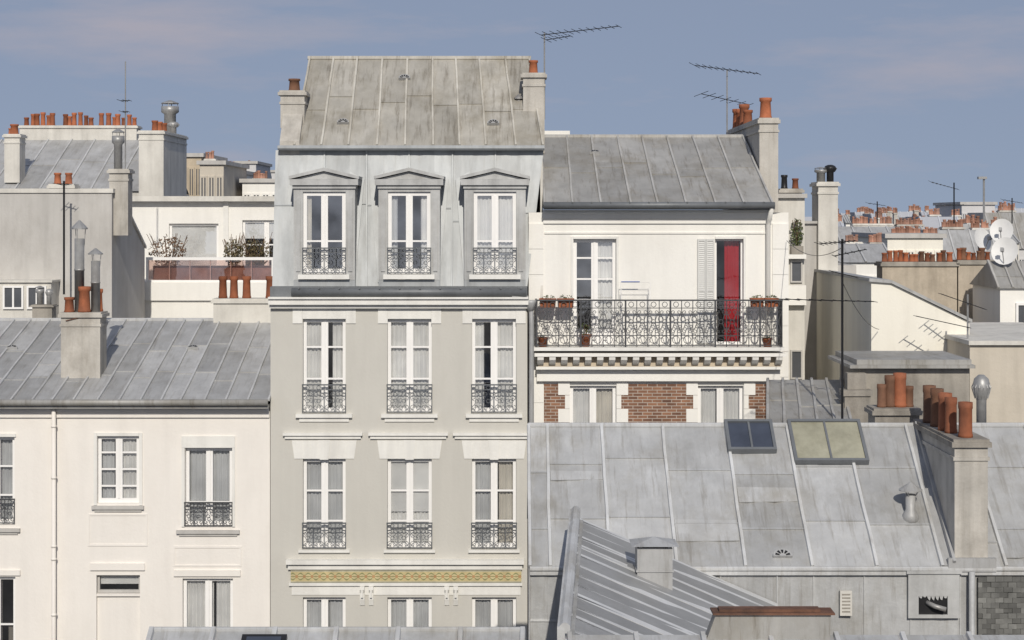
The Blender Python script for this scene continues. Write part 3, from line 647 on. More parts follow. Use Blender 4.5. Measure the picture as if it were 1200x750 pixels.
plant_pot(X(636,.1),.2,zb_,.13,.22,'low clay pot on the balcony floor at its left corner',(.10,.1,.04),24,stems=False,sz=.03)
plant_pot(X(900,.1),.2,zb_,.12,.2,'clay pot on the balcony floor under the right window boxes',(.10,.10,.04),24,stems=False,sz=.03)

# =================================================================== 3. cream building on the left
Yl=.05; zf=lambda py: Z(py,Yl); xf=lambda px: X(px,Yl)
B=root('apartment_building',(-9.5,Yl,0),'low cream building with a long grey zinc roof and shallow wall panels','building')
xl0,xl1=-14.2,x0-.02
holes=[(-28,17,512,615),(114,163,511,590),(217,272,525,617),(-28,18,676,790),(113,164,674,790),(214,273,678,790),(-28,17,840,940),(116,161,840,940),(217,272,840,940)]
facade(B,Yl,xl0,xl1,zf(482),holes,M.cream,10.5,slabs=[zf(500),zf(640),zf(820)])
window(B,Yl,-28,17,512,615,(.33,.66),rail=(584,613),curt=[(.4,1,M.clothg)],ironm=M.iron)
window(B,Yl,114,163,511,590,(.25,.5,.75),curt=[(0,.35,M.clothg),(.5,1,M.cloth)],rec=.09,bar=.075)
window(B,Yl,217,272,525,617,(.3,),rail=(588,616),curt=[(0,.48,M.clothg),(.5,1,M.clothg)],ironm=M.iron)
window(B,Yl,-28,18,676,790,(.5,),curt=[(.2,.6,M.clothb)])
window(B,Yl,113,164,674,696,(),fm=M.greyC,bar=.05,leaves=1,blind=.55)
mb=MB(); mb.box(xf(113),xf(164),Yl+.09,Yl+.25,zf(790),zf(696.3)); mb.box(xf(113),xf(164),Yl+.02,Yl+.089,zf(699),zf(696.4)); mb.build('recessed_panel',M.cream,B)
window(B,Yl,214,273,678,790,(),curt=[(0,.60,M.cloth),(.66,1,M.cloth)])
mb=MB(); mb.box(xl0,xl1-.01,Yl-.12,Yl,zf(482),zf(477)); mb.box(xl0,xl1-.01,Yl-.06,Yl,zf(489),zf(482.2)); mb.build('cornice',M.cream,B)
mb=MB(); mb.box(xf(213),xf(275.5),Yl-.04,Yl,zf(524.5),zf(511)); mb.box(xf(213),xf(216.6),Yl-.04,Yl,zf(617),zf(524.7)); mb.box(xf(272.4),xf(275.5),Yl-.04,Yl,zf(617),zf(524.7)); mb.build('window_surround',M.trim,B)
mb=MB(); mb.box(xf(-30),xf(19),Yl-.04,Yl,zf(511.7),zf(508)); mb.build('window_surround',M.trim,B)
mb=MB(); mb.box(xf(110),xf(113.8),Yl-.03,Yl,zf(592),zf(507)); mb.box(xf(163.2),xf(167),Yl-.03,Yl,zf(592),zf(507)); mb.box(xf(114),xf(163),Yl-.03,Yl,zf(510.8),zf(507)); mb.build('window_surround',M.trim,B)
for a,b,p in ((108,169,592.5),(207,281,621),(-30,24,619)):
    mb=MB(); mb.box(xf(a),xf(b),Yl-.08,Yl+.02,zf(p+4),zf(p)); mb.box(xf(a+3),xf(b-3),Yl-.04,Yl,zf(p+7),zf(p+4.1)); mb.build('window_sill',M.greyC,B)
for a,b,c,d in ((106,170,660,668),(204,282,668,675),(-30,24,668,674)):
    mb=MB(); mb.box(xf(a),xf(b),Yl-.05,Yl,zf(d),zf(c)); mb.build('string_course',M.cream,B)
for a,b,c,d in ((203,283,640,664),(103,173,602,640)):
    mb=MB(); w_=2.2; mb.box(xf(a),xf(a+w_),Yl-.015,Yl,zf(d),zf(c)); mb.box(xf(b-w_),xf(b),Yl-.015,Yl,zf(d),zf(c)); mb.box(xf(a+w_),xf(b-w_),Yl-.015,Yl,zf(c+w_),zf(c)); mb.box(xf(a+w_),xf(b-w_),Yl-.015,Yl,zf(d),zf(d-w_)); mb.build('wall_panel',M.cream,B)
mb=MB(); mb.tube([(xf(65),-.1,zf(476)),(xf(65),-.09,1)],.05,8,smooth=True)
for p in (500,560,640,655,720): mb.lathe([(.065,0),(.065,.05)],(xf(65),-.095,zf(p)),10)
mb.build('downpipe',M.cream,B)
Ab,At=Vector((xl0,-.25,Z(470,-.25))),Vector((xl0,5.2,Z(375,5.2)))
mb=MB(); SL=Slope(-.25,Ab.z,5.2,At.z); Br,Tr=Vector((xl1,Ab.y,Ab.z)),Vector((xl1,At.y,At.z))
zinc_panels(mb,Ab,Br,Tr,At,ulist(17,.08),[.28,.62],tv=.18,ribh=.045,rib=.028,ribt=.3,patches=3)
mb.tone=.2; mb.tube([At,Tr],.06,8); mb.tone=0; mb.quad(At,Tr,(xl1,10.8,Ab.z),(xl0,10.8,Ab.z)); mb.build('roof',M.zincL,B)
mb=MB(); mb.tube([(xl0,-.34,Z(471.5,-.3)),(xl1,-.34,Z(471.5,-.3))],.075,10,smooth=True); mb.box(xl0,xl1,-.28,.1,zf(477),zf(473)); mb.build('gutter',M.zincR,B)
halfvent(B,SL,14,410,.14); halfvent(B,SL,226,410,.14)
q=SL.at(95,442); Yc=q.y
c=chimney(B,X(72,Yc),X(118,Yc),Yc-.05,Yc+.6,q.z-.15,Z(366,Yc),M.concrete,label='short wide chimney with terracotta pots and tall metal flues')
zt_=Z(366,Yc)
for px,yy,hh,rr in ((80,.1,.36,.13),(92,.42,.32,.12),(98,.08,.62,.16),(110,.4,.55,.13)): pot(c,X(px,Yc),Yc+yy,zt_,rr,hh)
cowl(c,X(90,Yc),Yc+.25,zt_,.12,Z(258,Yc)-zt_,style=0); cowl(c,X(109,Yc),Yc+.25,zt_,.11,Z(291,Yc)-zt_,style=0)
mb=MB(); mb.tube([(X(78,Yc),Yc-.07,zt_-.2),(X(106,Yc),Yc-.07,zt_-.06)],.015,4); mb.build('strap',M.rust,c)
Yc=5.0; c=chimney(B,X(250,Yc),X(318,Yc),Yc,Yc+.6,At.z-.6,Z(350,Yc),M.paleC,band=False,label='wide low chimney at the ridge')
for px in (259,272,287,315): pot(c,X(px,Yc),Yc+.3,Z(350,Yc),.12 if px<300 else .13,.58)
c=chimney(B,X(39,5.3),X(62,5.3),5.2,5.6,At.z-.4,Z(357,5.3),M.concreteD,band=False,ch=.06); cowl(c,X(46,5.3),5.35,Z(357,5.3),.08,.5,style=2); cowl(c,X(57,5.3),5.35,Z(357,5.3),.08,.42,style=1)

# =================================================================== 4. grey rendered building behind left
Yg=8.0; xg0,xg1=-18.0,X(131,Yg); zg=Z(226,Yg)
B=root('apartment_building',(-14,Yg,0),'grey rendered building with a blank side wall behind the cream building','building')
mb=MB(); mb.prism_x([(Yg,0),(Yg,zg),(Yg+.7,zg),(Yg+4.3,Z(292,Yg+4.3)),(Yg+4.3,0)],xg0,xg1); mb.build('wall',M.greyC,B)
mb=MB(); mb.box(xg0,xg1+.05,Yg-.05,Yg+.75,zg,zg+.12); mb.prism_x([(Yg+.75,zg+.02),(Yg+.75,zg+.1),(Yg+4.35,Z(292,Yg+4.3)+.1),(Yg+4.35,Z(292,Yg+4.3)+.02)],xg1-.3,xg1+.05); mb.build('coping',M.paleC,B)
c=chimney(B,X(129,Yg+.3),X(151,Yg+.3),Yg+.2,Yg+.75,zg-1.2,Z(198,Yg+.3),M.concrete,label='slim chimney at the wall corner')
cowl(c,X(138,Yg+.4),Yg+.45,Z(198,Yg+.3),.12,1.15,style=2)
c=chimney(B,X(60,Yg+.3),X(88,Yg+.3),Yg+.1,Yg+.6,zg-.1,Z(224,Yg+.3)+.2,M.paleC,band=False)
for px in (67,80): pot(c,X(px,Yg+.3),Yg+.35,Z(224,Yg+.3)+.2,.11,.32)
mb=MB(); mb.box(xg0,X(60,7.2),7.2,8,Z(390,7.2),Z(331,7.2)); mb.box(xg0,X(62,7.2),7.12,8,Z(331,7.2)+.002,Z(328.5,7.2)); mb.build('lean_to',M.paleC,B)
for a,b in ((-20,0),(4,28),(32,55)): framed(B,7.2,a,b,335,362,.05,True)
# =================================================================== 5. zinc roof with long row of pots
Y5=20.; B=root('apartment_building',(-18,Y5,0),'building with a zinc roof under a long chimney wall crowned by many orange pots','building')
xa,xb=-30.0,X(165,Y5); A,T=Vector((xa,Y5,Z(224,Y5))),Vector((xa,Y5+4.5,Z(164,Y5+4.5))); Yt5=Y5+4.5
mb=MB(); zinc_panels(mb,A,(xb,A.y,A.z),(xb,T.y,T.z),T,ulist(19,.03),[.5],tv=.12,ribt=.35); mb.quad(T,(xb,T.y,T.z),(xb,Y5+9,A.z),(xa,Y5+9,A.z)); mb.build('roof',M.zincL,B)
mb=MB(); mb.box(xa,xb,Y5+.1,Y5+9,0,A.z-.02); mb.build('wall',M.paleC,B)
c=chimney(B,X(23,Yt5),X(160,Yt5),Yt5,Yt5+.7,Z(172,Yt5),Z(147,Yt5),M.paleC,ch=.1,band=False,label='long pale chimney wall')
for k in range(21):
    if k in (6,13): continue
    pot(c,X(28+k*6.4+R.uniform(-1.4,1.4),Yt5),Yt5+.35,Z(147,Yt5),R.uniform(.085,.11),R.uniform(.3,.52))
y_=Y5+.5; c=chimney(B,X(5,y_),X(23,y_),y_,y_+.7,Z(214,y_),Z(157,y_),M.paleC); pot(c,X(14,y_),y_+.3,Z(157,y_),.16,.36); pot(c,X(9,y_),y_+.4,Z(157,y_),.1,.22)
c=chimney(B,X(163,Y5),X(192,Y5),Y5-.05,Y5+4.2,Z(260,Y5),Z(153,Y5),M.paleC,label='tall party wall chimney')
for yy in (.5,1.3,2.1): pot(c,X(178,Y5),Y5+yy,Z(153,Y5),.12,.38)
cowl(c,X(198,Y5+3.2),Y5+3.4,Z(153,Y5),.22,1.3,style=2); cowl(c,X(181,Y5),Y5+3.3,Z(153,Y5),.18,.5,style=1)
# =================================================================== 6. white terrace building
Y6=12.6; Y7=15.2; B=root('apartment_building',(X(245,Y6),Y6,0),'white building with a planted roof terrace behind a brownish glass screen','building')
xa,xb=X(140,Y6),X(345,Y6)
mb=MB(); mb.box(xa,xb,Y6,19.5,0,Z(330,Y6)); mb.box(xa,xb,Y6-.1,Y6,Z(352,Y6),Z(331,Y6)); mb.build('wall',M.white,B)
mb=MB(); mb.box(X(174,Y6),X(318,Y6),Y6+.05,Y6+.065,Z(328,Y6),Z(305,Y6)); mb.build('terrace_screen',M.screen,B)
mb=MB(); mb.box(X(176,Y6),X(316,Y6),Y6+.40,Y6+.80,Z(330,Y6)+.01,Z(312,Y6)); mb.build('planter',M.mural,B)
mb=MB(); mb.box(X(171,Y6),X(322,Y6),Y6,Y6+.14,Z(304.8,Y6),Z(301.5,Y6)); mb.box(X(171,Y6),X(173.8,Y6),Y6,Y6+.14,Z(330,Y6),Z(304.9,Y6)); mb.box(X(318.2,Y6),X(322,Y6),Y6,Y6+.14,Z(330,Y6),Z(304.9,Y6)); mb.box(X(174,Y6),X(318,Y6),Y6,Y6+.12,Z(330,Y6),Z(328.2,Y6))
for k in range(1,6): px=174+k*24; mb.box(X(px-.4,Y6),X(px+.4,Y6),Y6+.07,Y6+.11,Z(328.1,Y6),Z(304.9,Y6))
mb.build('terrace_rail',M.frame,B)
holes=[(198,256,262,330),(284,340,258,330)]
facade(B,Y7,X(140,Y7),X(352,Y7),Z(236,Y7),holes,M.white,19.4,z0=Z(331,Y6)+.02,name='penthouse_wall',slabs=[])
window(B,Y7,198,256,262,330,(),leaves=1,blind=.96); window(B,Y7,284,340,258,330,(.6,),blind=.3)
mb=MB(); mb.box(X(138,Y7),X(355,Y7),Y7-.3,19.5,Z(236,Y7),Z(230,Y7)); mb.build('roof',M.paleC,B)
mb=MB(); mb.box(X(262,Y7),X(268,Y7),Y7-.06,Y7,Z(330,Y7),Z(236.3,Y7)); mb.build('downpipe',M.trim,B)
for px,w_,h_,mat,lab in ((197,.62,.55,M.twig,'bare brown shrub on the roof terrace behind the screen'),(273,.32,.42,M.olive,'small olive shrub in the middle of the roof terrace'),(299,.55,.42,M.olive,'wide olive shrub at the right end of the roof terrace')):
    z=Z(329,Y6); t=root('terrace_shrub',(X(px,13.8),13.8,z),lab,'shrub'); x_=X(px,13.8)
    mb=MB(); mb.box(x_-.4,x_+.4,13.6,14.0,z,z+.35); mb.build('planter',M.paleC,t)
    mb=MB(); leaves(mb,(x_,13.8,z+.85),(w_,.3,h_),480,.05,.5); mb.build('foliage',mat,t)
    mb=MB()
    for k in range(16):
        a=R.uniform(-1,1); mb.tube([(x_+a*.15,13.8,z+.3),(x_+a*w_*.6,13.8+R.uniform(-.2,.2),z+.8),(x_+a*w_*1.05,13.8+R.uniform(-.25,.25),z+1.2+R.uniform(0,.3))],.009,4)
    mb.build('stem',M.twig,t)

# =================================================================== far buildings
def far(label,px0,px1,pyt,Y,wall,dep=8,roof=None,rh=0,nw=(0,0),pots=(),group=None,winh=1.5,potw=.10,poth=.36):
    xa,xb,zt=X(px0,Y),X(px1,Y),Z(pyt,Y); t=root('apartment_building',((xa+xb)/2,Y,0),label,'building',group)
    zw=zt-rh
    mb=MB(); mb.box(xa,xb,Y,Y+dep,0,zw); mb.build('wall',wall,t)
    if roof:
        mb=MB(); mb.prism_x([(Y-.15,zw+.003),(Y+dep*.25,zt),(Y+dep*.75,zt),(Y+dep+.1,zw+.003)],xa-.08,xb+.08)
        n=max(2,int((xb-xa)/.9)); mb.tone=.25
        for i in range(n+1):
            xx=xa+(xb-xa)*i/n; mb.hexa([(xx-.04,Y-.15,zw+.02),(xx+.04,Y-.15,zw+.02),(xx+.04,Y+dep*.25,zt),(xx-.04,Y+dep*.25,zt),(xx-.04,Y-.2,zw+.07),(xx+.04,Y-.2,zw+.07),(xx+.04,Y+dep*.25,zt+.07),(xx-.04,Y+dep*.25,zt+.07)])
        mb.build('roof',roof,t)
    else:
        mb=MB(); mb.box(xa-.15,xb+.15,Y-.15,Y+dep+.15,zw+.002,zw+.22); mb.build('roof',M.greyC,t)
    nc,nr=nw
    for r_ in range(nr):
        for c_ in range(nc):
            cx=xa+(xb-xa)*(c_+.5)/nc; z1=zw-.7-r_*2.9; hw=min(.5,(xb-xa)/nc*.26)
            mb=MB(); z0=z1-winh
            mb.box(cx-hw-.08,cx-hw,Y-.06,Y,z0-.1,z1+.1); mb.box(cx+hw,cx+hw+.08,Y-.06,Y,z0-.1,z1+.1); mb.box(cx-hw,cx+hw,Y-.06,Y,z1,z1+.1); mb.box(cx-hw,cx+hw,Y-.09,Y,z0-.1,z0)
            mb.box(cx-.04,cx+.04,Y-.05,Y,z0,z1)
            o=mb.build('window',wall,t); mb=MB(); mb.box(cx-hw,cx+hw,Y-.02,Y+.01,z0,z1); mb.build('pane',M.glassd,o)
    for (pa,pb,pyc,pp) in pots:
        yc=Y+dep*.45; c=chimney(t,X(pa,yc),X(pb,yc),yc,yc+.7,zw,Z(pyc,yc),M.paleC if R.random()<.6 else M.concrete,band=False)
        for k in range(pp):
            if R.random()<.12: continue
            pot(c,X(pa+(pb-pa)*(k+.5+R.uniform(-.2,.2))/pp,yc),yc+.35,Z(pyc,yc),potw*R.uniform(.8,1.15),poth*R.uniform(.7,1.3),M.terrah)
    return t
far('ochre stone block in the distance left of the grey building',213,236,184,58,M.ochrew,nw=(3,1))
far('beige distant block with one chimney behind the white terrace roof',234,262,193,52,M.beige,nw=(3,1),pots=[(240,252,186,4)])
far('white stepped block in the distance with a low chimney tower',260,284,204,62,M.white,nw=(4,2),pots=[(264,273,197,3)])
far('low white distant block right beside the grey building flank',284,350,214,56,M.white,nw=(6,1),pots=[(296,312,209,6)])
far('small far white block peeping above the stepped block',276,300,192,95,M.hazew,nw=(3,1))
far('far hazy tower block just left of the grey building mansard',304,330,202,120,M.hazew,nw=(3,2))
for k in range(9):
    pa=R.uniform(214,312); wd=R.uniform(7,16); Yb=R.uniform(66,110)
    far('small pale rooftop among the cluttered far roofs behind the white terrace',pa,pa+wd,R.uniform(193,212),Yb,R.choice([M.white,M.beige,M.hazew,M.paleC]),dep=5,roof=R.choice([None,None,M.zincL]),rh=R.uniform(.6,1.4),nw=(1,1),pots=[(pa+1,pa+wd*.6,R.uniform(189,196),2)] if k%3==0 else (),group='far roofs behind the white terrace')
far('far cream block with a long row of orange chimney pots',985,1088,266,62,M.paleC,nw=(12,1),pots=[(1000,1046,262,20),(1052,1082,263,14)],roof=M.zincL,rh=1.0)
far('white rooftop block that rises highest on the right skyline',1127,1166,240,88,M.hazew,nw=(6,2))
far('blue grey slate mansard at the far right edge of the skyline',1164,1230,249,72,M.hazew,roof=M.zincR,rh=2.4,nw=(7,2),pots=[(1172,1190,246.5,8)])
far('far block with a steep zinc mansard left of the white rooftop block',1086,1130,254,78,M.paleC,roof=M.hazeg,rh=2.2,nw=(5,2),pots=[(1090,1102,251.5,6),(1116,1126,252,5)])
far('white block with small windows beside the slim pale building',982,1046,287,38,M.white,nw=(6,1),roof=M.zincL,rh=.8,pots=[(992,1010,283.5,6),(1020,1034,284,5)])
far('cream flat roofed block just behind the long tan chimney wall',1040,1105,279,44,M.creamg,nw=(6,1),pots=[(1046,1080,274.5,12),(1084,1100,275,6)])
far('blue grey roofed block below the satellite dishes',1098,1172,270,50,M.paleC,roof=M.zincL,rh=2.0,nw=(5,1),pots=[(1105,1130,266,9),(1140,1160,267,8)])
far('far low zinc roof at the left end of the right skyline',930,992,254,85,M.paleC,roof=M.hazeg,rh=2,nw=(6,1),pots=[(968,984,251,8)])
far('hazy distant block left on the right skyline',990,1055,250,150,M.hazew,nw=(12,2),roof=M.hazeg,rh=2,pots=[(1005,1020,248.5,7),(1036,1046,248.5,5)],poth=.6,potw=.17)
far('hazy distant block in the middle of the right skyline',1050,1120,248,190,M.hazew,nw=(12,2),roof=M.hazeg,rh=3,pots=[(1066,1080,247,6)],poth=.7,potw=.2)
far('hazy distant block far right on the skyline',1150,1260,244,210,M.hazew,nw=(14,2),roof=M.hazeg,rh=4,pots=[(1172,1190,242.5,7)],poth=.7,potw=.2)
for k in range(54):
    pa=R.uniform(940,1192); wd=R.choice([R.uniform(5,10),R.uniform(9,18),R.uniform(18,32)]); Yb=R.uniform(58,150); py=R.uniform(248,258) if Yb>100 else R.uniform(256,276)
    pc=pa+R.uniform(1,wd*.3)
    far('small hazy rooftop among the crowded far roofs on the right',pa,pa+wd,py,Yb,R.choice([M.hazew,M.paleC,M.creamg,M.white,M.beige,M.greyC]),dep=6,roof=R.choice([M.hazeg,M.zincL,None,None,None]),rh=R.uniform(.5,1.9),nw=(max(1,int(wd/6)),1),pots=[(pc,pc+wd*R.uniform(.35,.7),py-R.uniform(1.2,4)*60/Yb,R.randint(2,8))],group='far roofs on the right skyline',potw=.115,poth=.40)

# =================================================================== right: slim pale building
Y9=5.0; B=root('apartment_building',(X(915,Y9),Y9,0),'slim pale building squeezed behind the balcony building on its right','building')
xe=X(943,Y9)
mb=MB(); mb.box(X(880,Y9),xe,Y9,11,0,Z(232,Y9)); mb.build('wall',M.paleC,B)
mb=MB(); mb.box(X(878,Y9),xe+.05,Y9-.12,11.1,Z(232,Y9),Z(227,Y9)); mb.build('roof',M.greyC,B)
for c_,d_ in ((305,331),(410,444)):
    framed(B,Y9,926,940,c_,d_,.04,False,None,M.greyC)
for p in (298,352):
    mb=MB(); mb.box(X(905,Y9),X(943,Y9),Y9-.25,Y9,Z(p+5,Y9),Z(p,Y9)); mb.build('string_course',M.white,B)
mb=MB(); mb.box(X(906,Y9),X(943,Y9),Y9-.22,Y9-.12,Z(351.9,Y9),Z(334,Y9)); mb.build('parapet',M.white,B)
c=chimney(B,X(959,7),X(982,7),7,8,Z(330,7),Z(213,7),M.paleC,label='tall slim chimney with metal cowls'); cowl(c,X(965,7),7.4,Z(213,7),.12,.42,style=2); cowl(c,X(976,7),7.4,Z(213,7),.14,.48,style=1,mat=M.black)
mb=MB(); mb.box(xe+.01,X(958.5,7.2),7.2,11,0,Z(262,7.2)); mb.box(X(958.6,7.2),X(984,7.2),8.05,11,0,Z(290,7.2)); mb.box(X(984.2,7.2),X(1012,7.2),8.2,11,0,Z(312,7.2)); mb.box(xe,X(959.5,7.2),7.1,11.1,Z(262,7.2),Z(259,7.2)); mb.build('rear_wall',M.greyC,B)
c=chimney(B,X(915,9),X(940,9),9,9.6,Z(240,9),Z(221,9),M.concrete,band=False); pot(c,X(921,9),9.3,Z(221,9),.1,.4,M.black); pot(c,X(934,9),9.3,Z(221,9),.1,.3)
t=root('balcony_shrub',(X(934,4.8),4.85,Z(297.9,Y9)),'dark green shrub high up between the white building and the tall slim chimney','shrub')
mb=MB(); zz=Z(297.9,Y9); mb.box(X(927,4.85),X(941,4.85),4.77,4.97,zz,zz+.22); mb.build('planter',M.concreteD,t)
mb=MB(); leaves(mb,(X(934,4.85),4.86,zz+.55),(.17,.12,.42),220,.045,.5); mb.build('foliage',M.leaf,t)
mb=MB()
for k in range(5): mb.tube([(X(934,4.85)+R.uniform(-.03,.03),4.87,zz+.2),(X(934,4.85)+R.uniform(-.12,.12),4.87,zz+.9)],.01,4)
mb.build('stem',M.twig,t)
# =================================================================== right: gable with cream front and shaded flank
B=root('house',(X(1077,0),0,0),'cream gabled house with a sloping top edge and a shaded left flank','house')
xa,xb=X(1021,0),X(1136,0); gp=[(xa,Z(330,0)),(X(1044,0),Z(332,0)),(xb,Z(378,0))]
mb=MB(); mb.prism_y([(xa,0),(xb,0)]+gp[::-1],0,8); mb.build('wall',M.creamg,B)
mb=MB(); pts=[(gp[0][0]-.06,gp[0][1]),gp[1],(gp[2][0]+.05,gp[2][1])]
mb.prism_y([(a,b+.003) for a,b in pts]+[(a,b+.08) for a,b in reversed(pts)],-.08,8.1); mb.build('roof',M.zincL,B)
# =================================================================== right: long tan chimney wall
Y8=8.6; B=root('apartment_building',(X(1100,Y8),Y8+.2,0),'building whose long tan chimney wall carries a row of clay pots','building')
mb=MB(); mb.box(X(1033,Y8),X(1172,Y8),Y8+.8,14,0,Z(336,Y8)); mb.build('wall',M.beige,B)
for a,b,cy in ((1034,1121.5,307),(1123,1167,305)):
    c=chimney(B,X(a,Y8),X(b,Y8),Y8,Y8+.75,Z(420,Y8),Z(cy,Y8),M.concreteT,M.concreteD,band=False)
    n=13 if a<1100 else 7
    for k in range(n): pot(c,X(a+5+(b-a-10)*(k+R.uniform(-.25,.25))/(n-1),Y8),Y8+.38,Z(cy,Y8),R.uniform(.075,.10),R.uniform(.2,.36),M.terrab if R.random()<.35 else None)
dish('big pale dish on the right, lowest of the three',1178,295,6.2,.36,-.5,.3,1.0); dish('round dish right of the long chimney wall, topmost',1174,271,9,.33,-.4,.3,1.6); dish('round dish above the right end of the chimney wall',1150,281,9.6,.32,.5,.3,.9)
B=root('house',(X(1200,5.5),5.5,0),'white house with a zinc roof cut off by the right edge of the photo','house')
mb=MB(); mb.box(X(1172,5.5),X(1290,5.5),5.5,8.2,0,Z(338,5.5)); mb.build('wall',M.white,B)
mb=MB(); A=P(1170,338,5.4); Yq=6.4; zq=Z(306,Yq); zinc_panels(mb,A,(X(1290,5.5),A.y,A.z),(X(1290,5.5),Yq,zq),(A.x,Yq,zq),ulist(7),[.5]); mb.quad((A.x,Yq,zq),(X(1290,5.5),Yq,zq),(X(1290,5.5),8.3,A.z),(A.x,8.3,A.z)); mb.add([A,(A.x,Yq,zq),(A.x,8.3,A.z)],[(0,1,2)]); mb.build('roof',M.zincR,B)
framed(B,5.5,1190,1212,355,398,.06,True)
B=root('house',(X(1180,-2),-2,0),'beige rendered house with a flat pale coping at the right edge','house')
mb=MB(); mb.box(X(1136.5,-2),X(1300,-2),-2,4.5,0,Z(404,-2)); mb.build('wall',M.beige,B)
mb=MB(); mb.box(X(1134,-2),X(1302,-2),-2.1,4.6,Z(404,-2),Z(399,-2)); mb.build('coping',M.paleC,B)
Yk=-4.5; B=root('rooftop_house',(X(1060,Yk),Yk,0),'low dark zinc house with a flat slab roof behind the foreground roof','house')
mb=MB(); mb.box(X(1008,Yk),X(1136,Yk),Yk,-2.3,0,Z(431,Yk)); mb.box(X(985,Yk),X(1007.8,Yk),Yk-.3,Yk+1.5,0,Z(470,Yk)); mb.build('wall',M.concreteD,B)
mb=MB(); mb.box(X(994,Yk),X(1140,Yk),Yk-.2,-2.2,Z(430.8,Yk),Z(427,Yk)); mb.box(X(1003,Yk),X(1137,Yk),Yk-.1,-2.25,Z(426.9,Yk),Z(421,Yk)); mb.build('roof',M.zincR,B)
mb=MB(); mb.box(X(990,Yk),X(1012,Yk),Yk-.28,Yk-.02,Z(455,Yk),Z(436,Yk)); mb.box(X(983,Yk),X(1018,Yk),Yk-.4,Yk-.021,Z(462,Yk),Z(455.2,Yk)); mb.box(X(986,Yk),X(1016,Yk),Yk-.36,Yk-.022,Z(500,Yk),Z(462.2,Yk)); mb.build('chimney',M.concreteD,B)
mb=MB(); A=P(900,505,-6.5); zinc_panels(mb,A,P(1000,505,-6.5),P(985,445,-2.5),P(900,445,-2.5),ulist(5),[.5]); mb.build('side_roof',M.zincR,B)

# =================================================================== foreground zinc roof building
Ye,Yt=-12.0,-9.3; ze,zt=Z(665,Ye),Z(499,Yt)
F=root('apartment_building',(X(900,Ye),Ye,0),'foreground building with a broad panelled zinc roof and two skylights','building')
xa=X(621,Ye); xb=X(1300,Ye)
us=[0,(X(641,Yt)-xa)/(xb-xa)]
for q in (705,776,850,921,990,1060,1128,1200): us.append((X(q,Yt)-xa)/(xb-xa))
us.append(1.0)
mb=MB(); zinc_panels(mb,(xa,Ye,ze),(xb,Ye,ze),(xb,Yt,zt),(xa,Yt,zt),us,[.27,.66],tv=.16,ribh=.06,rib=.032,ribt=.36,dent=.026,patches=4)
mb.tone=.15; mb.tube([(xa,Yt,zt+.01),(xb,Yt,zt+.01)],.05,8); mb.tone=0
mb.quad((xa,Yt,zt),(xb,Yt,zt),(xb,Yt+3,zt-2.2),(xa,Yt+3,zt-2.2)); mb.build('roof',M.zincF,F)
FS=Slope(Ye,ze,Yt,zt)
mb=MB(); mb.prism_x([(Ye+.06,0),(Ye+.06,ze-.06),(Yt,zt-.06),(Yt+2.95,zt-2.2),(Yt+2.95,0)],xa+.02,xa+.2); mb.box(xa+.2,xb,Yt+2.8,Yt+2.95,0,zt-2.25); mb.build('side_wall',M.zincF,F)
mb=MB(); zinc_panels(mb,(xa,Ye+.04,0),(xb,Ye+.04,0),(xb,Ye+.04,ze-.03),(xa,Ye+.04,ze-.03),ulist(12,.12),[.86],tv=.10,rib=.015,ribh=.02,dent=.018,ribt=.1); mb.build('wall',M.zincF,F)
mb=MB(); mb.tone=.2; mb.tube([(xa,Ye-.02,ze-.02),(xb,Ye-.02,ze-.02)],.045,8); mb.box(xa,xb,Ye-.035,Ye+.03,ze-.12,ze-.05); mb.build('eave_roll',M.zincF,F)
def skylight(px0,px1,py0,py1,gm,lab,lift=.12):
    a=FS.at((px0+px1)/2,py1); b=FS.at((px0+px1)/2,py0); L=(b-a).length; hw=(px1-px0)/2*S(a.y)*1.0; e=FS.e
    mb=MB(); w_=.055
    mb.boxL(a,e,-hw,-hw+w_,0,L,0,lift); mb.boxL(a,e,hw-w_,hw,0,L,0,lift); mb.boxL(a,e,-hw+w_,hw-w_,0,w_,0,lift); mb.boxL(a,e,-hw+w_,hw-w_,L-w_,L,0,lift); mb.boxL(a,e,-.018,.018,w_,L-w_,.06,lift-.01)
    o=mb.build('skylight',M.zincD,F,lab); mb=MB(); mb.boxL(a,e,-hw+w_,hw-w_,w_,L-w_,.06,.085); mb.build('pane',gm,o)
skylight(853,910,497,532,M.skyd,'dark blue glazed skylight'); skylight(931,1018,497,545,M.skyl,'larger skylight with dusty olive panes')
halfvent(F,FS,917,655,.16)
q=FS.at(1067,604)
mb=MB(); mb.lathe([(.16,-.12),(.13,.02),(.085,.10),(.085,.36),(.07,.36)],q,14); mb.lathe([(.20,.42),(.20,.44),(.02,.56)],q,14,False)
for k in range(3): a=k*2.09; mb.tube([q+Vector((.08*math.cos(a),.08*math.sin(a),.33)),q+Vector((.15*math.cos(a),.15*math.sin(a),.43))],.01,4)
mb.build('vent_pipe',M.zincL,F)
cx0,cx1=X(1119,Ye),X(1158,Ye)
c=chimney(F,cx0,cx1,Ye+.02,Yt+.1,ze-.1,Z(515,Ye),M.concrete,M.concreteD,ch=.13,ov=.055,label='long chimney running up the slope with terracotta pots')
zc=Z(515,Ye); cxm=(cx0+cx1)/2
for yy,rr,hh,off in ((Ye+.3,.125,.58,-.02),(Ye+.85,.11,.60,-.12),(Ye+1.2,.125,.64,-.13),(Ye+1.75,.12,.66,-.13),(Ye+2.3,.12,.66,-.13)): pot(c,cxm+off,yy,zc,rr,hh,M.terrab if rr==.12 else None,taper=.9)
cowl(F,X(1150,-9.0),-9.0,Z(505,-9.0),.13,1.02,style=1)
c=chimney(F,X(1024,-8.8),X(1076,-8.8),-8.9,-8.3,zt-1,Z(478,-8.8),M.concreteD,band=False,label='small chimney behind the ridge')
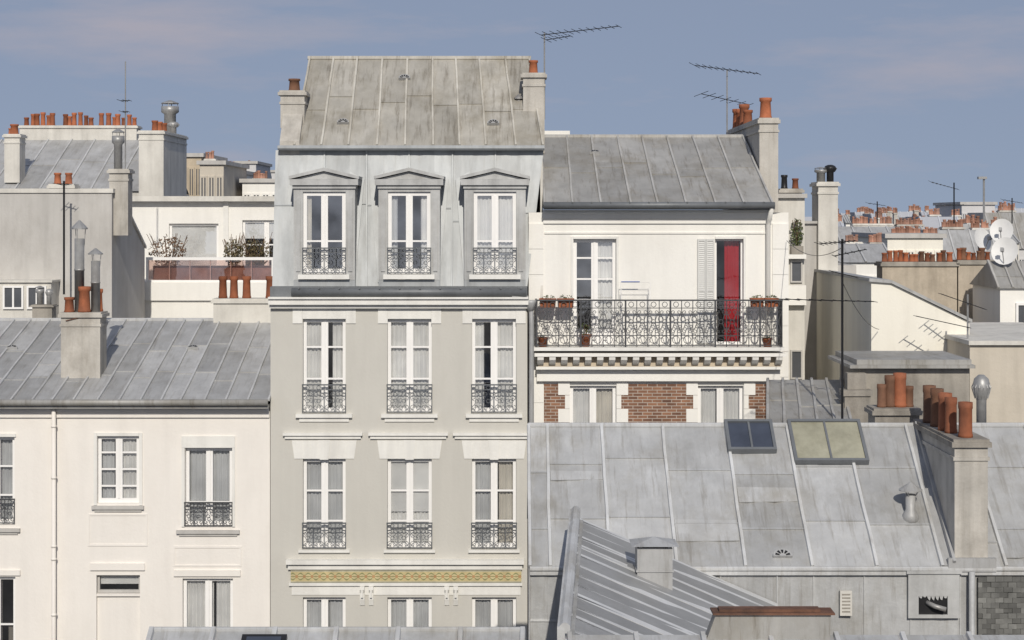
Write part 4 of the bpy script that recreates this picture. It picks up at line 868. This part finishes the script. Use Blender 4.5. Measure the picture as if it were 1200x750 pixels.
for px,r_,hh in ((1035,.09,.42),(1045,.1,.58),(1057,.125,.62),(1068,.09,.38)): pot(c,X(px,-8.8),-8.6+R.uniform(-.1,.1),Z(478,-8.8),r_,hh,M.terrab if px!=1057 else None,taper=.92)
mb=MB(); mb.box(cx0-.12,cx1+.12,Ye-.06,Ye+.018,ze-.06,ze+.16)
L_=((Yt-Ye)**2+(zt-ze)**2)**.5; mb.boxL(Vector((cx0,Ye,ze)),FS.e,-.22,0,.0,L_-.05,.0,.05); mb.boxL(Vector((cx0,Ye,ze)),FS.e,-.05,-.002,.0,L_-.05,.05,.16); mb.build('flashing',M.zincL,F)
mb=MB(); mb.tube([(X(1139,Ye-.1),Ye-.1,ze-.05),(X(1139,Ye-.1),Ye-.1,3)],.05,8,smooth=True); mb.build('downpipe',M.zincF,F)
yw=Ye-.02; xw0,xw1,z0,z1=X(1064,yw),X(1124,yw),Z(724,yw),Z(672,yw); hx0,hx1,hz0,hz1=X(1076,yw),X(1110,yw),Z(720,yw),Z(698,yw)
mb=MB(); mb.box(xw0,xw1,yw-.03,yw+.03,hz1,z1); mb.box(xw0,hx0,yw-.03,yw+.03,z0,hz1-.001); mb.box(hx1,xw1,yw-.03,yw+.03,z0,hz1-.001); mb.box(hx0,hx1,yw-.03,yw+.03,z0,hz0); mb.box(xw0-.03,xw1+.03,yw-.06,yw+.03,z1+.002,z1+.05)
for k in range(7):   # torn zinc edge round the opening
    t0=hx0+(hx1-hx0)*k/7; t1=t0+(hx1-hx0)/7; d_=R.uniform(.01,.08); mb.prism_y([(t0,hz1+.002),(t1,hz1+.002),(t1-.02,hz1-d_),(t0+.02,hz1-d_*R.uniform(.3,1))],yw-.025,yw-.01)
o=mb.build('window',M.dirtytrim,F)
mb=MB(); mb.box(hx0,hx1,yw+.005,yw+.025,hz0,hz1-.001); mb.build('pane',M.black,o)
mb=MB(); mb.tube([(X(1086,yw),yw-.0,Z(706,yw)),(X(1094,yw),yw-.1,Z(709,yw)),(X(1106,yw),yw-.14,Z(712,yw))],.04,10,smooth=True); mb.build('exhaust_pipe',M.galv,o)
mb=MB(); xw0,xw1=X(984,yw),X(998,yw); mb.box(xw0,xw1,yw-.04,yw+.03,Z(721,yw),Z(692,yw))
o=mb.build('wall_vent',M.paleC,F); mb=MB()
for k in range(6): z_=Z(717-4*k,yw); mb.box(xw0+.03,xw1-.03,yw-.045,yw-.041,z_,z_+.025)
mb.build('vent_slot',M.concreteD,o)
mb=MB(); yy=Ye-.03; xs0=X(1146,yy)
for r_ in range(12):
    for k in range(13):
        xx=xs0+k*.14-(r_%2)*.07; xe_=xx+.138
        xx=max(xx,xs0); z_=Z(676,yy)-.085*(r_+1)+R.uniform(-.006,.006); mb.tone=R.uniform(-.35,.45); j=R.uniform(-.01,.006); mb.box(xx+.002,xe_,yy-.012+j,yy+.03,z_+.002,z_+.0845)
mb.build('slate_cladding',M.slate,F)

# shed roof in front
G=root('shed_roof_house',(2.2,-14,0),'zinc shed roof with close parallel ribs in front of the broad panelled roof','roof')
a0=P(675,607,-12.12); a1=P(662,748,-18.0); dx,dz=3.3,-1.43
b0=a0+Vector((dx,0,dz)); b1=a1+Vector((dx,0,dz))
mb=MB(); zinc_panels(mb,a1,a0,b0,b1,ulist(12,.02),[],tv=.06,rib=.10,ribh=.17,ribt=.42,dent=.006,ptone=-.34,top=.55); mb.build('roof',M.zincS,G)
mb=MB(); mb.prism([a0+Vector((.02,0,-.03)),a1+Vector((.02,0,-.03)),(a1.x+.02,a1.y,0),(a0.x+.02,a0.y,0)],(.1,0,0)); mb.prism([a1+Vector((.02,.02,-.03)),b1+Vector((0,.02,-.03)),(b1.x,b1.y+.02,0),(a1.x+.02,a1.y+.02,0)],(0,.08,0)); mb.build('wall',M.zincF,G)
mb=MB(); mb.tone=.25; mb.tube([a0+Vector((0,0,.13)),a1+Vector((0,0,.13))],.075,8); mb.prism([a0+Vector((-.10,0,.15)),a1+Vector((-.10,0,.15)),a1+Vector((-.10,0,-.28)),a0+Vector((-.10,0,-.28))],(.10,0,0)); mb.build('ridge_roll',M.zincF,G)
q=P(766,672,-13.6); rel=(q.x-a0.x)/dx; t_=(-12.12-q.y)/5.88; zr=a0.z+(a1.z-a0.z)*t_+dz*rel
q.z=zr
mb=MB(); h=.46; mb.box(q.x-.27,q.x+.27,q.y-.24,q.y+.24,zr-.3,zr+h); mb.box(q.x-.29,q.x+.29,q.y-.26,q.y+.26,zr+.1,zr+.13)
o=mb.build('vent_hood',M.zincL,G); mb=MB(); mb.add([(q.x-.36,q.y-.32,zr+h+.04),(q.x+.36,q.y-.32,zr+h+.04),(q.x+.36,q.y+.32,zr+h+.04),(q.x-.36,q.y+.32,zr+h+.04),(q.x,q.y,zr+h+.14)],[(0,1,2,3),(0,1,4),(1,2,4),(2,3,4),(3,0,4)]); mb.build('vent_cap',M.zincF,o)
mb=MB()
for sx in (-1,1):
    for sy in (-1,1): mb.box(q.x+sx*.22-.02,q.x+sx*.22+.02,q.y+sy*.2-.02,q.y+sy*.2+.02,zr+h,zr+h+.045)
mb.build('cap_leg',M.galv,o)
Yn=-20.; H=root('house',(X(400,Yn),Yn,0),'nearest zinc ridge along the bottom left edge','house')
mb=MB(); xa,xb=X(178,Yn),X(612,Yn); zt=Z(738,Yn); zinc_panels(mb,(xa,Yn-2,zt-1.0),(xb,Yn-2,zt-1.0),(xb,Yn,zt),(xa,Yn,zt),ulist(6),[.5],tv=.08); mb.quad((xa,Yn,zt),(xb,Yn,zt),(xb,Yn+2,zt-1.6),(xa,Yn+2,zt-1.6)); mb.tone=.08; mb.tube([(xa,Yn,zt),(xb,Yn,zt)],.035,8); mb.build('roof',M.zincF,H)
mb=MB(); mb.prism_x([(Yn-1.9,0),(Yn-1.9,zt-1.02),(Yn,zt-.05),(Yn+1.9,zt-1.6),(Yn+1.9,0)],xa+.05,xb-.05); mb.build('wall',M.paleC,H)
NS=Slope(Yn-2,zt-1.0,Yn,zt); q=NS.at(310,752); mb=MB(); mb.boxL(q,NS.e,-.26,.26,-.5,.05,0,.07); o=mb.build('skylight',M.black,H); mb=MB(); mb.boxL(q,NS.e,-.2,.2,-.45,0,.071,.078); mb.build('pane',M.skyd,o)
Yn=-19.; H=root('house',(X(820,Yn),Yn,0),'nearest low zinc roof at the bottom right with a grey rust-topped chimney box','house')
mb=MB(); xa,xb=X(668,Yn),X(1290,Yn); zt=Z(744,Yn); zinc_panels(mb,(xa,Yn-1.8,zt-.6),(xb,Yn-1.8,zt-.6),(xb,Yn,zt),(xa,Yn,zt),ulist(8),[.5],tv=.08); mb.quad((xa,Yn,zt),(xb,Yn,zt),(xb,Yn+.9,zt-.6),(xa,Yn+.9,zt-.6)); mb.build('roof',M.zincF,H)
mb=MB(); mb.prism_x([(Yn-1.75,0),(Yn-1.75,zt-.62),(Yn,zt-.05),(Yn+.85,zt-.62),(Yn+.85,0)],xa+.05,xb-.05); mb.build('wall',M.paleC,H)
y0,y1=Yn-.1,Yn+.12
mb=MB(); mb.prism_y([(X(814,Yn),zt-.4),(X(970,Yn),zt-.4),(X(972,Yn),Z(718,Yn)),(X(838,Yn),Z(718,Yn))],y0,y1); o=mb.build('chimney',M.zincR,H)
mb=MB(); mb.box(X(834,Yn),X(976,Yn),y0-.05,y1+.05,Z(718,Yn)+.003,Z(715.5,Yn)); mb.box(X(842,Yn),X(960,Yn),y0+.02,y1-.02,Z(715.4,Yn),Z(712.5,Yn)); mb.build('chimney_cap',M.rust,o)

# =================================================================== antennas
yagi('long tv antenna on a mast beside the right chimney of the grey building',638,38,140,2.6,[(41,36,634,722,12,.32,.5),(47,44,640,668,5,.28,.5)])
yagi('tv antenna with two booms above the orange pots of the balcony building',852,82,155,7.6,[(75,88,816,886,11,.4,.5),(111,122,820,880,7,.4,-.4)])
yagi('thin whip antenna mast on the grey rendered building left',147,72,200,8.6,[(118,118,141,153,3,.2,.3),(131,131,143,151,3,.18,.3)],r=.018)
yagi('black antenna pole standing in front of the grey rendered wall',75,212,345,7.0,[(216,216,68,82,4,.25,.4)],r=.03)
t=yagi('tall dark antenna pole with crossarms behind the foreground roof',987,280,500,-6.2,[(286,282,962,1001,9,.30,.5),(353,352,924,1018,9,.3,.7),(318,325,975,1003,5,.2,.4),(300,292,978,1012,6,.22,.4)],r=.026)
cable(t,P(987,290,-6.2),(X(922,.5),.5,Z(282,.5)),.25); cable(t,P(987,330,-6.2),P(1030,386,-.1),.2)
yagi('small tv antenna by the beige house at the right',1134,345,402,-1.5,[(345,362,1106,1152,9,.22,.5),(372,384,1080,1136,7,.2,.5)])
yagi('far tv antenna on the skyline above the zinc mansard',1118,214,262,30,[(213,222,1094,1122,8,.4,.5),(240,240,1108,1128,4,.35,.4)],r=.03)
yagi('far thin antenna left of the far right skyline, above the row of pots',1028,236,262,42,[(238,241,1018,1036,5,.4,.5)],r=.03)
yagi('far thin antenna between the lamp post and the right edge',1186,232,262,44,[(234,238,1176,1196,6,.4,.5)],r=.03)
x,y=X(1153,40),40; t=root('roof_lamp',(x,y,Z(260,40)),'slim lamp post rising over the far right roofs','lamp post')
mb=MB(); mb.tube([(x,y,Z(260,40)),(x,y,Z(209,40)),(x-.1,y,Z(207.5,40))],.05,6); mb.build('pole',M.galv,t); mb=MB(); mb.box(x-.28,x+.12,y-.12,y+.12,Z(210,40),Z(207,40)); mb.build('lamp_head',M.galv,t)

# =================================================================== light, sky, camera
az,el=math.radians(4),math.radians(32)
sd=Vector((math.sin(az)*math.cos(el),-math.cos(az)*math.cos(el),math.sin(el)))
L=bpy.data.lights.new('sun','SUN'); L.energy=3.2; L.angle=math.radians(.5); L.color=(1,.935,.835)
lo=bpy.data.objects.new('sun',L); COL.objects.link(lo); lo.rotation_euler=sd.to_track_quat('Z','Y').to_euler(); lo.location=(20,-30,40)
w=bpy.data.worlds.new('World'); SC.world=w; w.use_nodes=True; nt=w.node_tree; bg=nt.nodes['Background']
tc=nt.nodes.new('ShaderNodeTexCoord').outputs['Generated']
va=nt.nodes.new('ShaderNodeVectorMath'); va.operation='ADD'; nt.links.new(tc,va.inputs[0]); va.inputs[1].default_value=(0,0,.16)
vn=nt.nodes.new('ShaderNodeVectorMath'); vn.operation='NORMALIZE'; nt.links.new(va.outputs[0],vn.inputs[0])
sk=nt.nodes.new('ShaderNodeTexSky'); sk.sky_type='NISHITA'; sk.sun_disc=False; sk.sun_elevation=el; sk.sun_rotation=math.atan2(sd.x,sd.y); sk.dust_density=1.2
nt.links.new(vn.outputs[0],sk.inputs[0])
cov=mixc(nt,.78,sk.outputs[0],(2.15,2.45,3.3))
sp=nt.nodes.new('ShaderNodeSeparateXYZ'); nt.links.new(tc,sp.inputs[0])
def bankf(cx,cz,sx,sz):
    a=math_(nt,'MULTIPLY',math_(nt,'SUBTRACT',sp.outputs[0],cx),sx); b=math_(nt,'MULTIPLY',math_(nt,'SUBTRACT',sp.outputs[2],cz),sz)
    return math_(nt,'SUBTRACT',1.0,math_(nt,'POWER',math_(nt,'ADD',math_(nt,'MULTIPLY',a,a),math_(nt,'MULTIPLY',b,b)),.5),True)
bank=math_(nt,'ADD',bankf(-.22,.108,5.5,30.0),math_(nt,'MULTIPLY',bankf(.24,.085,8.0,34.0),.7))
cl=noise(nt,tc,1.0,9,.6,(8,8,40))
f=rng(nt,math_(nt,'ADD',cl,math_(nt,'MULTIPLY',bank,.42)),.56,.95,0,.85)
col=mixc(nt,f,cov,(3.5,3.35,3.85))
nt.links.new(col,bg.inputs[0]); bg.inputs[1].default_value=.115
cam=bpy.data.cameras.new('camera'); co=bpy.data.objects.new('camera',cam); COL.objects.link(co); co.location=(0,-D,CAMZ); co.rotation_euler=(math.pi/2,0,0)
cam.sensor_width=36; cam.lens=36*D/24; cam.shift_y=-(375-HOR)/1200; cam.clip_end=5000; SC.camera=co
SC.view_settings.view_transform='Standard'; SC.view_settings.look='None'; SC.view_settings.exposure=0
